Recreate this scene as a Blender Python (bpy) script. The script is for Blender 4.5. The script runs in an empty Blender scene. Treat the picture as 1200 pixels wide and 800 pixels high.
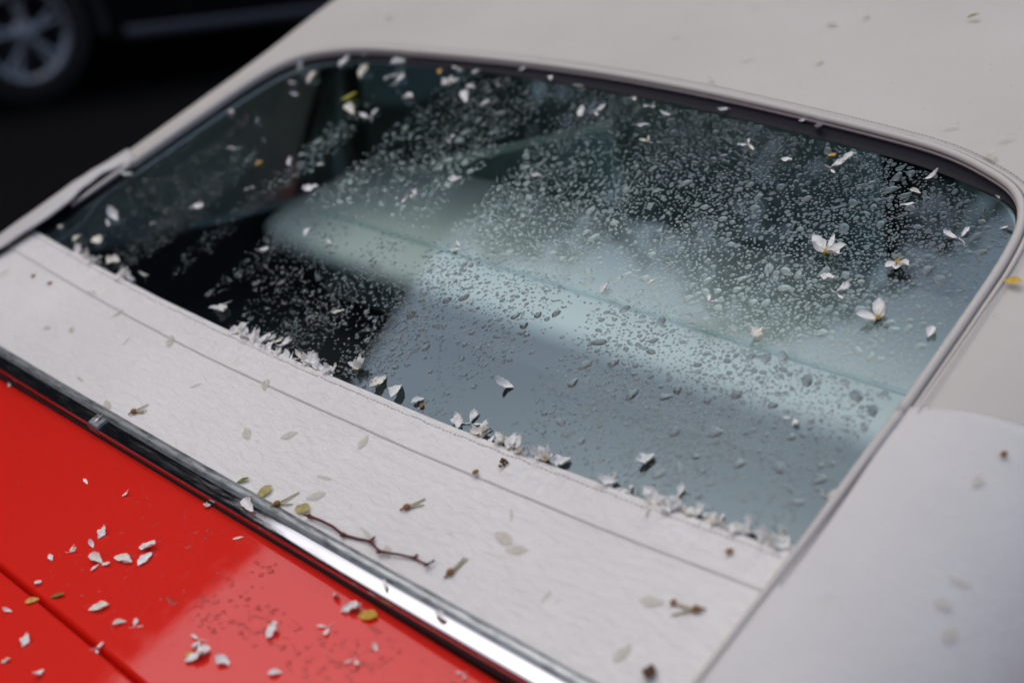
import bpy, bmesh, math, random
from mathutils import Vector, Matrix, noise

random.seed(11)
scene = bpy.context.scene
coll = scene.collection
R = math.radians

# ---------------------------------------------------------------- camera
cam_d = bpy.data.cameras.new('camera')
cam_d.lens = 45.0; cam_d.sensor_width = 36.0
cam_d.clip_start = 0.02; cam_d.clip_end = 600
cam_d.dof.use_dof = True
cam_d.dof.focus_distance = 1.10
cam_d.dof.aperture_fstop = 2.7
cam = bpy.data.objects.new('camera', cam_d); coll.objects.link(cam)
_fw = Vector((-0.64656, 0.66635, -0.37139)); _rt = Vector((0.71768, 0.69637, 0.0)); _up = _rt.cross(_fw)
cam.matrix_world = Matrix(((_rt.x, _up.x, -_fw.x, 0.904), (_rt.y, _up.y, -_fw.y, -0.660), (_rt.z, _up.z, -_fw.z, 1.443), (0, 0, 0, 1)))
scene.camera = cam

# ---------------------------------------------------------------- overcast sky, soft sun, exposure
SUN_EL, SUN_AZ = R(66), R(256)          # azimuth clockwise from +y
world = bpy.data.worlds.new('World'); scene.world = world; world.use_nodes = True
wn = world.node_tree.nodes; wl = world.node_tree.links; wn.clear()
sky = wn.new('ShaderNodeTexSky'); sky.sky_type = 'NISHITA'; sky.sun_disc = False
sky.sun_elevation = SUN_EL; sky.sun_rotation = SUN_AZ; sky.air_density = 1.0; sky.dust_density = 3.0; sky.ozone_density = 1.0
hs = wn.new('ShaderNodeHueSaturation'); hs.inputs['Saturation'].default_value = 0.95
tc = wn.new('ShaderNodeTexCoord'); nz = wn.new('ShaderNodeTexNoise'); nz.inputs['Scale'].default_value = 2.2; nz.inputs['Detail'].default_value = 5
mr = wn.new('ShaderNodeMapRange'); mr.inputs['From Min'].default_value = .3; mr.inputs['From Max'].default_value = .7
mr.inputs['To Min'].default_value = .82; mr.inputs['To Max'].default_value = 1.15
mx = wn.new('ShaderNodeMix'); mx.data_type = 'RGBA'; mx.blend_type = 'MULTIPLY'; mx.inputs[0].default_value = 1.0
bg = wn.new('ShaderNodeBackground'); bg.inputs['Strength'].default_value = 0.13
wo = wn.new('ShaderNodeOutputWorld')
wl.new(sky.outputs[0], hs.inputs['Color']); wl.new(hs.outputs[0], mx.inputs[6])
wl.new(tc.outputs['Generated'], nz.inputs['Vector']); wl.new(nz.outputs['Fac'], mr.inputs['Value']); wl.new(mr.outputs[0], mx.inputs[7])
wl.new(mx.outputs[2], bg.inputs['Color']); wl.new(bg.outputs[0], wo.inputs['Surface'])
sun_d = bpy.data.lights.new('sun', 'SUN'); sun_d.energy = 1.3; sun_d.angle = R(125); sun_d.color = (1.0, .93, .845)
sun = bpy.data.objects.new('sun', sun_d); coll.objects.link(sun)
_sd = Vector((math.sin(SUN_AZ) * math.cos(SUN_EL), math.cos(SUN_AZ) * math.cos(SUN_EL), math.sin(SUN_EL)))
sun.rotation_euler = _sd.to_track_quat('Z', 'Y').to_euler(); sun.location = _sd * 30
scene.view_settings.view_transform = 'Standard'; scene.view_settings.look = 'None'
scene.view_settings.gamma = 1.0; scene.view_settings.use_curve_mapping = False
scene.view_settings.exposure = 0.11
scene.render.engine = 'CYCLES'
cy = scene.cycles
cy.max_bounces = 10; cy.glossy_bounces = 5; cy.transmission_bounces = 8; cy.transparent_max_bounces = 24
cy.caustics_reflective = False; cy.caustics_refractive = False; cy.blur_glossy = 0.3
cy.use_denoising = True; cy.sample_clamp_indirect = 6

# ---------------------------------------------------------------- surfaces of the car
# car axes: x to its right, y forward, z up; v runs up the slope of the soft top from the window's lower edge
def smooth(a, b, t):
    t = min(1.0, max(0.0, (t - a) / (b - a)))
    return t * t * (3 - 2 * t)

def lerp(a, b, t): return a + (b - a) * t

_prof = {}
def _make_profile():
    dv = 0.005
    def tilt(v): return math.radians(24.0 - 20.0 * smooth(0.46, 0.98, v) - 6.0 * smooth(1.0, 2.2, v))
    y, z = 0.0, 1.0
    _prof[0] = (y, z)
    for i in range(1, 481):
        a = tilt((i - .5) * dv)
        y += dv * math.cos(a); z += dv * math.sin(a)
        _prof[i] = (y, z)
    y, z = 0.0, 1.0
    for i in range(1, 101):
        a = tilt(-(i - .5) * dv)
        y -= dv * math.cos(a); z -= dv * math.sin(a)
        _prof[-i] = (y, z)
_make_profile()
def base(v):
    f = min(479.0, max(-99.0, v / 0.005)); i = math.floor(f); t = f - i
    a, b = _prof[i], _prof[i + 1]
    return (lerp(a[0], b[0], t), lerp(a[1], b[1], t))

def shoulder_x(v): return 0.527 + 0.082 * smooth(0.40, 0.85, v)
def shoulder_r(v): return 0.155 - 0.01 * smooth(0.40, 0.9, v)
AMAX = math.radians(76)
def side(q, v):
    """lateral arc coordinate -> (x, drop)"""
    s = -1 if q < 0 else 1
    a = abs(q); xs = shoulder_x(v); r = shoulder_r(v)
    cr = 0.005 + 0.035 * smooth(0.42, 1.0, v)
    if a <= xs:
        return s * a, cr * (a / xs) ** 2
    t = (a - xs) / r
    if t <= AMAX:
        return s * (xs + r * math.sin(t)), cr + r * (1 - math.cos(t))
    l = (t - AMAX) * r
    return (s * (xs + r * math.sin(AMAX) + l * math.cos(AMAX)), cr + r * (1 - math.cos(AMAX)) + l * math.sin(AMAX))

def S0(q, v):
    y, z = base(v); x, d = side(q, v)
    return Vector((x, y, z - d))
def Sn(q, v):
    e = 0.002
    n = (S0(q + e, v) - S0(q - e, v)).cross(S0(q, v + e) - S0(q, v - e))
    return n.normalized()
def S(q, v, h=0.0):
    p = S0(q, v)
    return p + Sn(q, v) * h if h else p

def belt_v(q):
    _, d = side(q, 0.0)
    a = -0.1535 + 0.03 * min(abs(q), .6) ** 2
    b = (d - 0.160) / 0.407
    k = 0.02                                     # smooth maximum of the two
    m = max(a, b)
    return m + k * math.log(math.exp((a - m) / k) + math.exp((b - m) / k)) - k * 0.1

# window outline, right half, from the top centre to the bottom centre: (x, v)
WIN_R = [(0, 0.466), (0.12, 0.4635), (0.24, 0.456), (0.345, 0.447), (0.402, 0.439), (0.444, 0.4255), (0.482, 0.405), (0.503, 0.372), (0.512, 0.325), (0.516, 0.26), (0.5195, 0.18), (0.5225, 0.1), (0.5245, 0.04), (0.5255, 0.01), (0.522, -0.0025), (0.507, -0.0045), (0.44, -0.0085), (0.34, -0.0145), (0.2, -0.0205), (0, -0.0235)]
def _catmull(pts, n):
    out = []
    for i in range(len(pts) - 1):
        p0 = pts[i - 1] if i else (-pts[1][0], pts[1][1])
        p1, p2 = pts[i], pts[i + 1]
        p3 = pts[i + 2] if i + 2 < len(pts) else (-pts[-2][0], pts[-2][1])
        for k in range(n):
            t = k / n; o = []
            for c in (0, 1):
                o.append(.5 * (2 * p1[c] + (p2[c] - p0[c]) * t + (2 * p0[c] - 5 * p1[c] + 4 * p2[c] - p3[c]) * t * t + (3 * p1[c] - p0[c] - 3 * p2[c] + p3[c]) * t ** 3))
            out.append(tuple(o))
    out.append(pts[-1])
    return out
OUT_R = _catmull(WIN_R, 6)
IB = max(range(len(OUT_R)), key=lambda i: OUT_R[i][0] if OUT_R[i][1] < .05 else -1)   # lower corner
def win_bottom(x):
    a = min(abs(x), .5255)
    return -.0235 * (1 - (a / .5255) ** 2) - .0015
def win_top(x):
    a = abs(x)
    p = OUT_R[0]
    for c in OUT_R[1:IB + 1]:
        if c[0] >= a:
            t = 0 if c[0] == p[0] else (a - p[0]) / (c[0] - p[0])
            return lerp(p[1], c[1], t)
        p = c
    return 0.0
def win_half(v):
    p = OUT_R[0]
    for c in OUT_R[1:IB + 1]:
        if c[1] <= v:
            t = 0 if c[1] == p[1] else (v - p[1]) / (c[1] - p[1])
            return lerp(p[0], c[0], t)
        p = c
    return OUT_R[IB][0]
def glass_h(v): return -(0.0025 + 0.003 * smooth(0.0, .45, v))

DECK_T = math.tan(math.radians(12.0))
def Dk(x, y):
    z = 0.9215 + (y + 0.165) * DECK_T - 0.5 * max(0, -y - .45) ** 2 * .25
    return Vector((x, y, z - 0.014 * (x / .5) ** 2 - 0.02 * smooth(.45, .64, abs(x))))
def Dn(x, y):
    e = .002
    return (Dk(x + e, y) - Dk(x - e, y)).cross(Dk(x, y + e) - Dk(x, y - e)).normalized()

# ---------------------------------------------------------------- materials
def mat(name, col=(.5, .5, .5), rough=.5, metal=0.0, coat=0.0, spec=.5, trans=0.0, ior=1.45, sheen=0.0):
    m = bpy.data.materials.new(name); m.use_nodes = True
    b = m.node_tree.nodes['Principled BSDF']
    b.inputs['Base Color'].default_value = (*col, 1); b.inputs['Roughness'].default_value = rough
    b.inputs['Metallic'].default_value = metal; b.inputs['Coat Weight'].default_value = coat; b.inputs['Coat Roughness'].default_value = .03
    b.inputs['Specular IOR Level'].default_value = spec; b.inputs['Transmission Weight'].default_value = trans; b.inputs['IOR'].default_value = ior
    b.inputs['Sheen Weight'].default_value = sheen
    return m
def N(m, t): return m.node_tree.nodes.new(t)
def K(m, a, b): m.node_tree.links.new(a, b)
def bsdf(m): return m.node_tree.nodes['Principled BSDF']
def coords(m, scale=(1, 1, 1), rot=(0, 0, 0)):
    t = N(m, 'ShaderNodeTexCoord'); p = N(m, 'ShaderNodeMapping')
    p.inputs['Scale'].default_value = scale; p.inputs['Rotation'].default_value = rot
    K(m, t.outputs['Object'], p.inputs['Vector']); return p.outputs[0]
def noise_tex(m, vec, scale, detail=4, rough=.55, dist=0.0):
    n = N(m, 'ShaderNodeTexNoise'); n.inputs['Scale'].default_value = scale; n.inputs['Detail'].default_value = detail
    n.inputs['Roughness'].default_value = rough; n.inputs['Distortion'].default_value = dist
    K(m, vec, n.inputs['Vector']); return n.outputs['Fac']
def ramp(m, fac, stops):
    r = N(m, 'ShaderNodeValToRGB'); e = r.color_ramp.elements
    while len(e) < len(stops): e.new(.5)
    for i, (p, c) in enumerate(stops):
        e[i].position = p; e[i].color = (*c, 1) if len(c) == 3 else c
    K(m, fac, r.inputs['Fac']); return r.outputs['Color']
def bump(m, h, strength, dist, prev=None):
    b = N(m, 'ShaderNodeBump'); b.inputs['Strength'].default_value = strength; b.inputs['Distance'].default_value = dist
    K(m, h, b.inputs['Height'])
    if prev is not None: K(m, prev, b.inputs['Normal'])
    return b.outputs['Normal']

M = {}
# soft-top canvas of the roof: beige weave with damp mottling and small specks
m = M['canvas'] = mat('beige roof canvas', (.5, .46, .42), .82, sheen=.1)
v = coords(m)
c1 = ramp(m, noise_tex(m, v, 3.2, 5), [(.3, (.495, .463, .425)), (.7, (.55, .518, .48))])
sp = ramp(m, noise_tex(m, v, 160, 2), [(.70, (1, 1, 1)), (.78, (.72, .68, .6))])
x = N(m, 'ShaderNodeMix'); x.data_type = 'RGBA'; x.blend_type = 'MULTIPLY'; x.inputs[0].default_value = .8
K(m, c1, x.inputs[6]); K(m, sp, x.inputs[7]); K(m, x.outputs[2], bsdf(m).inputs['Base Color'])
nb = bump(m, noise_tex(m, v, 1400, 2), .35, .0006)
nb = bump(m, noise_tex(m, coords(m, (1, 1, 2)), 7, 3), .35, .012, nb)
K(m, nb, bsdf(m).inputs['Normal'])
# white vinyl of the lower panels: crinkled, damp
m = M['vinyl'] = mat('white damp vinyl', (.7, .68, .67), .5, spec=.35)
v = coords(m); vs = coords(m, (1, 2.6, 1), (0, 0, .35))
c1 = ramp(m, noise_tex(m, v, 5, 6), [(.3, (.67, .65, .625)), (.7, (.74, .72, .692))])
st = ramp(m, noise_tex(m, v, 26, 5, .7), [(.62, (1, 1, 1)), (.76, (.9, .86, .76))])
sp = ramp(m, noise_tex(m, v, 210, 3), [(.70, (1, 1, 1)), (.77, (.66, .6, .5))])
x = N(m, 'ShaderNodeMix'); x.data_type = 'RGBA'; x.blend_type = 'MULTIPLY'; x.inputs[0].default_value = .8
K(m, c1, x.inputs[6]); K(m, st, x.inputs[7])
x2 = N(m, 'ShaderNodeMix'); x2.data_type = 'RGBA'; x2.blend_type = 'MULTIPLY'; x2.inputs[0].default_value = .7
K(m, x.outputs[2], x2.inputs[6]); K(m, sp, x2.inputs[7]); K(m, x2.outputs[2], bsdf(m).inputs['Base Color'])
rr = ramp(m, noise_tex(m, v, 14, 3), [(.35, (.38,) * 3), (.65, (.62,) * 3)]); K(m, rr, bsdf(m).inputs['Roughness'])
nb = bump(m, noise_tex(m, vs, 82, 5, .62, 1.0), .55, .0036)
nb = bump(m, noise_tex(m, coords(m, (1, 1.7, 1), (0, 0, -.5)), 17, 3, .5, .6), .4, .007, nb)
nb = bump(m, noise_tex(m, v, 900, 2), .25, .0005, nb)
K(m, nb, bsdf(m).inputs['Normal'])
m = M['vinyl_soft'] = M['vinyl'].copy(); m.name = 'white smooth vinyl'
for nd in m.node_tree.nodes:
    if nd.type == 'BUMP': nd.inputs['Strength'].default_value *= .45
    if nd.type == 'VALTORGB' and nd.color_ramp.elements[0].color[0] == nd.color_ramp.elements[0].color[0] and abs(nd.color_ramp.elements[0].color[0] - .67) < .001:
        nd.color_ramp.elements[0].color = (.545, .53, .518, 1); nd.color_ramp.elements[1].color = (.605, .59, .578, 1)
M['welt'] = mat('grey beige welt cord', (.52, .49, .46), .7)
M['thread'] = mat('grey sewing thread', (.47, .455, .45), .8)
M['thread_dark'] = mat('brown sewing thread', (.22, .19, .165), .8)
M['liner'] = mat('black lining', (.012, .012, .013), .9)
M['headliner'] = mat('grey headliner', (.42, .43, .42), .9)
M['seal'] = mat('dark rubber window seal', (.010, .0105, .017), .5, spec=.12)
# paint
m = M['red'] = mat('wet red paint', (.67, .013, .006), .42, coat=1.0, spec=.1)
v = coords(m)
K(m, ramp(m, noise_tex(m, v, 90, 4), [(.45, (.03,) * 3), (.75, (.10,) * 3)]), bsdf(m).inputs['Coat Roughness'])
K(m, bump(m, noise_tex(m, v, 6, 2), .06, .004), bsdf(m).inputs['Coat Normal'])
m = M['chrome'] = mat('worn chrome', (.52, .53, .565), .1, 1.0)
v = coords(m, (1, 6, 6))
K(m, ramp(m, noise_tex(m, v, 40, 4), [(.4, (.06,) * 3), (.8, (.2,) * 3)]), bsdf(m).inputs['Roughness'])
m = M['dull_chrome'] = mat('oxidised chrome strip', (.30, .32, .34), .36, .75)
v = coords(m, (1, 5, 5))
K(m, ramp(m, noise_tex(m, v, 60, 5), [(.35, (.14, .155, .165)), (.5, (.30, .33, .35)), (.8, (.42, .45, .47))]), bsdf(m).inputs['Base Color'])
M['black_gap'] = mat('black gap and shadow line', (.01, .01, .01), .6)  # flat black for body gaps and for the shadow line under the moulding
# rear window: tinted sheet, transparent plus mirror reflection by Fresnel
def sheet_glass(name, tint, ior, wet=False):
    m = bpy.data.materials.new(name); m.use_nodes = True; nt = m.node_tree; nt.nodes.clear()
    o = N(m, 'ShaderNodeOutputMaterial'); t = N(m, 'ShaderNodeBsdfTransparent'); t.inputs['Color'].default_value = (*tint, 1)
    g = N(m, 'ShaderNodeBsdfGlossy'); g.inputs['Roughness'].default_value = .0; g.inputs['Color'].default_value = (.64, .85, 1.0, 1)
    f = N(m, 'ShaderNodeFresnel'); ge = N(m, 'ShaderNodeNewGeometry'); mi = N(m, 'ShaderNodeMapRange')      # same reflectance from either face
    mi.inputs['To Min'].default_value = ior; mi.inputs['To Max'].default_value = 1 / ior
    K(m, ge.outputs['Backfacing'], mi.inputs['Value']); K(m, mi.outputs[0], f.inputs['IOR'])
    x = N(m, 'ShaderNodeMixShader'); K(m, f.outputs[0], x.inputs[0]); K(m, t.outputs[0], x.inputs[1]); K(m, g.outputs[0], x.inputs[2])
    K(m, x.outputs[0], o.inputs['Surface']); return m
M['glass'] = sheet_glass('green tinted window glass', (.84, .935, .91), 2.0)
M['side_glass'] = sheet_glass('green tinted side glass', (.78, .92, .89), 1.5)
def water(name, lens, tint=(.80, .84, .86, 1)):
    """water on a pane: part lens (refraction), part thin clear film that mutes the reflection below it"""
    m = bpy.data.materials.new(name); m.use_nodes = True; m.node_tree.nodes.clear()
    o = N(m, 'ShaderNodeOutputMaterial'); g = N(m, 'ShaderNodeBsdfGlass'); g.inputs['IOR'].default_value = 1.33; g.inputs['Roughness'].default_value = 0
    t = N(m, 'ShaderNodeBsdfTransparent'); t.inputs['Color'].default_value = tint
    gl = N(m, 'ShaderNodeBsdfGlossy'); gl.inputs['Roughness'].default_value = .02; gl.inputs['Color'].default_value = (.62, .70, .75, 1)
    f = N(m, 'ShaderNodeFresnel'); f.inputs['IOR'].default_value = 1.33
    x = N(m, 'ShaderNodeMixShader'); K(m, f.outputs[0], x.inputs[0]); K(m, t.outputs[0], x.inputs[1]); K(m, gl.outputs[0], x.inputs[2])
    y = N(m, 'ShaderNodeMixShader'); y.inputs[0].default_value = lens; K(m, x.outputs[0], y.inputs[1]); K(m, g.outputs[0], y.inputs[2])
    K(m, y.outputs[0], o.inputs['Surface']); return m
M['water'] = water('rain water', .68)
M['water_paint'] = water('water bead on paint', .12, (.93, .93, .93, 1))
M['water_big'] = water('large rain drop', .85)
# petals and plant bits
def plant(name, c0, c1, transl=.3, rough=.5, scale=3.5, alpha=0.0):
    m = bpy.data.materials.new(name); m.use_nodes = True; nt = m.node_tree; b = bsdf(m); o = nt.nodes['Material Output']
    b.inputs['Roughness'].default_value = rough; b.inputs['Specular IOR Level'].default_value = .35
    c = ramp(m, noise_tex(m, coords(m), scale, 3), [(.35, c0), (.65, c1)])
    K(m, c, b.inputs['Base Color'])
    t = N(m, 'ShaderNodeBsdfTranslucent'); K(m, c, t.inputs['Color'])
    x = N(m, 'ShaderNodeMixShader'); x.inputs[0].default_value = transl
    K(m, b.outputs[0], x.inputs[1]); K(m, t.outputs[0], x.inputs[2]); last = x.outputs[0]
    if alpha:
        a = N(m, 'ShaderNodeBsdfTransparent'); y = N(m, 'ShaderNodeMixShader'); y.inputs[0].default_value = alpha
        K(m, last, y.inputs[1]); K(m, a.outputs[0], y.inputs[2]); last = y.outputs[0]
    K(m, last, o.inputs['Surface']); return m
M['petal'] = plant('white petal', (.80, .79, .75), (.88, .87, .85), .12)
M['petal_cream'] = plant('cream petal', (.74, .70, .58), (.82, .80, .72), .12)
M['petal_wet'] = plant('soaked translucent petal', (.62, .58, .48), (.70, .67, .60), .3, .35, 3.5, .38)
M['yellow'] = plant('yellow leaf', (.62, .36, .04), (.70, .50, .10), .3)
M['yellow_green'] = plant('yellow green leaf', (.42, .40, .05), (.55, .50, .08), .3)
M['olive'] = plant('pale olive leaf', (.42, .37, .14), (.55, .48, .22), .3)
M['green'] = plant('green leaf bit', (.16, .20, .03), (.26, .28, .06), .25)
M['orange'] = plant('orange yellow petal', (.66, .34, .06), (.74, .50, .16), .25)
M['brown'] = plant('brown bud', (.20, .09, .03), (.36, .19, .07), .1, .7)
M['dark_brown'] = plant('dark brown bit', (.05, .02, .01), (.10, .045, .025), .05, .7)
M['filament'] = plant('pale filament', (.52, .46, .28), (.66, .60, .44), .3)
M['twig'] = plant('dark red brown twig', (.060, .014, .011), (.13, .030, .023), .0, .6, 300)
M['centre'] = plant('yellow flower centre', (.55, .38, .05), (.70, .52, .12), .1)
# cabin
M['seat'] = mat('pale green grey leather', (.76, .78, .755), .5)
M['trim'] = mat('pale teal door trim', (.50, .62, .595), .55)
M['carpet'] = mat('black carpet', (.012, .013, .014), .95)
M['dash'] = mat('black dashboard', (.02, .02, .022), .6)
# surroundings
m = M['asphalt'] = mat('wet dark asphalt', (.006, .006, .0065), .9, spec=.04)
v = coords(m)
K(m, ramp(m, noise_tex(m, v, 120, 3), [(.3, (.003, .003, .0034)), (.7, (.008, .008, .0084))]), bsdf(m).inputs['Base Color'])
K(m, bump(m, noise_tex(m, v, 260, 2), .6, .003), bsdf(m).inputs['Normal'])
M['concrete'] = mat('grey paving', (.16, .155, .15), .9)
M['kerb'] = mat('kerb stone', (.2, .2, .19), .9)
M['black_paint'] = mat('black car paint', (.003, .003, .004), .25, coat=.3, spec=.2)
M['black_plastic'] = mat('black plastic', (.012, .012, .013), .6)
M['tyre'] = mat('tyre rubber', (.012, .012, .012), .85)
M['alloy'] = mat('grey alloy', (.30, .30, .32), .4, .8)
M['dark_alloy'] = mat('shadowed wheel barrel', (.05, .05, .055), .5, .6)
M['sill'] = mat('brushed metal sill strip', (.10, .10, .12), .4, .9)
M['dark_glass'] = mat('black privacy glass', (.006, .007, .008), .05)
M['lamp_red'] = mat('red lamp lens', (.35, .01, .01), .15)
M['lamp_clear'] = mat('clear lamp lens', (.6, .6, .62), .1)
m = M['brick'] = mat('dark brick', (.09, .05, .04), .9)
bt = N(m, 'ShaderNodeTexBrick'); bt.inputs['Scale'].default_value = 4.0
bt.inputs['Color1'].default_value = (.035, .024, .02, 1); bt.inputs['Color2'].default_value = (.028, .02, .018, 1); bt.inputs['Mortar'].default_value = (.04, .038, .035, 1)
K(m, coords(m, (1, 1, 1), (0, R(90), 0)), bt.inputs['Vector']); K(m, bt.outputs['Color'], bsdf(m).inputs['Base Color'])
M['stone'] = mat('dark stone trim', (.05, .048, .046), .85)
M['pane'] = mat('dark window pane', (.01, .012, .014), .06)
M['bark'] = mat('tree bark', (.06, .045, .035), .9)
M['leaf'] = plant('tree leaf', (.035, .06, .02), (.06, .10, .035), .3, .5, 2)

# ---------------------------------------------------------------- helpers
def mesh_obj(name, verts, faces, material, parent=None, smooth_=True, sharp=None):
    me = bpy.data.meshes.new(name); me.from_pydata([tuple(p) for p in verts], [], faces); me.update()
    if smooth_: me.polygons.foreach_set('use_smooth', [True] * len(me.polygons))
    if material is not None: me.materials.append(material)
    o = bpy.data.objects.new(name, me); coll.objects.link(o)
    if parent is not None: o.parent = parent
    if sharp:
        e = o.modifiers.new('split', 'EDGE_SPLIT'); e.split_angle = R(sharp)
    return o
def empty(name, loc=(0, 0, 0)):
    o = bpy.data.objects.new(name, None); coll.objects.link(o); o.location = loc; o.empty_display_size = .05; return o
def tag(o, label, cat, group=None):
    o['label'] = label; o['category'] = cat
    if group: o['group'] = group
    return o
def grid(rows):
    """rows of equally many points -> verts, faces"""
    n = len(rows[0]); vs = [p for r in rows for p in r]; fs = []
    for i in range(len(rows) - 1):
        for j in range(n - 1):
            a = i * n + j; fs.append((a, a + 1, a + n + 1, a + n))
    return vs, fs
def solid(o, th, off=-1):
    s = o.modifiers.new('thickness', 'SOLIDIFY'); s.thickness = th; s.offset = off; return o
def tube(path, rad, seg=8, cap=True):
    """path of Vectors, rad number or list"""
    vs, fs = [], []
    n = len(path); prev = None
    for i, p in enumerate(path):
        t = (path[min(n - 1, i + 1)] - path[max(0, i - 1)]).normalized()
        u = (Vector((0, 0, 1)) if prev is None else prev); u = u - t * u.dot(t)
        if u.length < 1e-4: u = Vector((1, 0, 0)) - t * t.x
        u.normalize(); prev = u; w = t.cross(u); r = rad[i] if isinstance(rad, (list, tuple)) else rad
        for k in range(seg):
            a = 2 * math.pi * k / seg; vs.append(p + (u * math.cos(a) + w * math.sin(a)) * r)
    for i in range(n - 1):
        for k in range(seg):
            a = i * seg + k; b = i * seg + (k + 1) % seg; fs.append((a, b, b + seg, a + seg))
    if cap: fs.append(tuple(range(seg))[::-1]); fs.append(tuple(range((n - 1) * seg, n * seg)))
    return vs, fs
def join(parts):
    vs, fs = [], []
    for v_, f_ in parts:
        o = len(vs); vs += list(v_); fs += [tuple(i + o for i in f) for f in f_]
    return vs, fs
def box(c, s, bevel=0.0, seg=2):
    bm = bmesh.new(); bmesh.ops.create_cube(bm, size=1.0)
    for q in bm.verts: q.co = Vector((c[0] + q.co.x * s[0], c[1] + q.co.y * s[1], c[2] + q.co.z * s[2]))
    if bevel: bmesh.ops.bevel(bm, geom=bm.edges[:], offset=bevel, segments=seg, profile=.6, affect='EDGES')
    bm.verts.index_update()
    r = ([q.co.copy() for q in bm.verts], [tuple(q.index for q in f.verts) for f in bm.faces]); bm.free(); return r
def loft(sections, close=False, caps=True):
    n = len(sections[0]); vs = [p for s in sections for p in s]; fs = []
    for i in range(len(sections) - 1):
        for j in range(n if close else n - 1):
            a = i * n + j; b = i * n + (j + 1) % n; fs.append((a, b, b + n, a + n))
    if close and caps: fs.append(tuple(range(n))[::-1]); fs.append(tuple(range((len(sections) - 1) * n, len(sections) * n)))
    return vs, fs


# ================================================================ THE GROUND
def sheet(name, x0, x1, y0, y1, z, material, nx=2, ny=2):
    rows = [[Vector((lerp(x0, x1, i / nx), lerp(y0, y1, j / ny), z)) for i in range(nx + 1)] for j in range(ny + 1)]
    vs, fs = grid(rows); o = mesh_obj(name, vs, fs, material, None, False); o['kind'] = 'structure'; return o
sheet('ground', -250, 250, -250, 250, 0.0, M['asphalt'])
o = mesh_obj('pavement', *box((-10.55, -6.0, .06), (2.9, 60, .12), .015), M['concrete'], None, False); o['kind'] = 'structure'
o = mesh_obj('kerb', *box((-9.02, -6.0, .065), (.14, 60, .13), .015), M['kerb'], None, False); o['kind'] = 'structure'

# ================================================================ THE RED CONVERTIBLE
car = tag(empty('convertible_car', (0, 0, 0)), 'red convertible with raised white and beige soft top and rain covered rear window', 'car')

def seam_v(q): return V_SEAM + .48 * max(0.0, abs(q) - win_half(V_SEAM))
V_SEAM = 0.142            # where the beige roof canvas meets the white quarter panels
V_FRONT = 1.75
def rail_q(v):
    """outer arc coordinate of the canvas: down to the belt behind, up to the window rail ahead"""
    lo, hi = 0.5, 1.3
    for _ in range(30):
        mid = (lo + hi) / 2
        if belt_v(mid) < v: lo = mid
        else: hi = mid
    qb = lo
    lo, hi = 0.5, 1.3
    for _ in range(30):
        mid = (lo + hi) / 2
        if side(mid, v)[1] < 0.15: lo = mid
        else: hi = mid
    return lerp(qb, lo, smooth(0.56, 0.66, v))

lo_, hi_ = .6, 1.2
for _ in range(40):
    mid_ = (lo_ + hi_) / 2
    if belt_v(mid_) < seam_v(mid_): lo_ = mid_
    else: hi_ = mid_
Q_SEAM = lo_

# --- beige roof canvas: rings from the window opening outwards
half = [p for p in OUT_R[:IB] if p[1] > V_SEAM]
half.append((win_half(V_SEAM), V_SEAM))
n_h = len(half)
outer = []
for i, (x0, v0) in enumerate(half):
    t = i / (n_h - 1)
    if t < .42:
        q = rail_q(V_FRONT) * (t / .42); outer.append((q, V_FRONT))
    else:
        u = (t - .42) / .58
        vv = lerp(V_FRONT, seam_v(Q_SEAM), u ** .62 if u > 0 else 0); outer.append((rail_q(vv), vv))
RINGS = 46
def ring_rows(sgn):
    rows = []
    for k in range(RINGS + 1):
        f = k / RINGS; f = f ** 1.7
        row = []
        for (a, b), (c, d) in zip(half, outer):
            q, vv = lerp(a, c, f), lerp(b, d, f)
            h = 0.0015 * math.exp(-((f * 1.2 - .02) / .02) ** 2)
            row.append(S(sgn * q, vv, h))
        rows.append(row if sgn > 0 else row[::-1])
    return rows
rr_, rl_ = ring_rows(1), ring_rows(-1)
rows = [l + r[1:] for l, r in zip(rl_, rr_)]
vs, fs = grid(rows)
fs = [f[::-1] for f in fs]
roof = mesh_obj('roof_canvas', vs, fs, M['canvas'], car); solid(roof, .0035, 1)
# inner lining, black
liner = mesh_obj('headliner', [p - Vector((0, 0, .014)) for p in vs], fs, M['headliner'], car)

# welt cord round the opening and its row of stitches
def opening_path(off, h, vmin):
    pts = []
    full = [(-a, b) for a, b in half[::-1]] + half[1:]
    for i, (a, b) in enumerate(full):
        p, n_ = full[max(0, i - 1)], full[min(len(full) - 1, i + 1)]
        tx, ty = n_[0] - p[0], n_[1] - p[1]; l = math.hypot(tx, ty) or 1
        a2, b2 = a - ty / l * off, b + tx / l * off
        pts.append((a2, b2))
    return pts
def resample(pts, step):
    out = [pts[0]]; acc = 0
    for p, q in zip(pts, pts[1:]):
        d = (q - p).length
        while acc + d >= step:
            t = (step - acc) / d; p = p.lerp(q, t); out.append(p); d = (q - p).length; acc = 0
        acc += d
    return out
wp = [S(a, b, .0030) for a, b in opening_path(.0035, 0, 0)]
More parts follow.
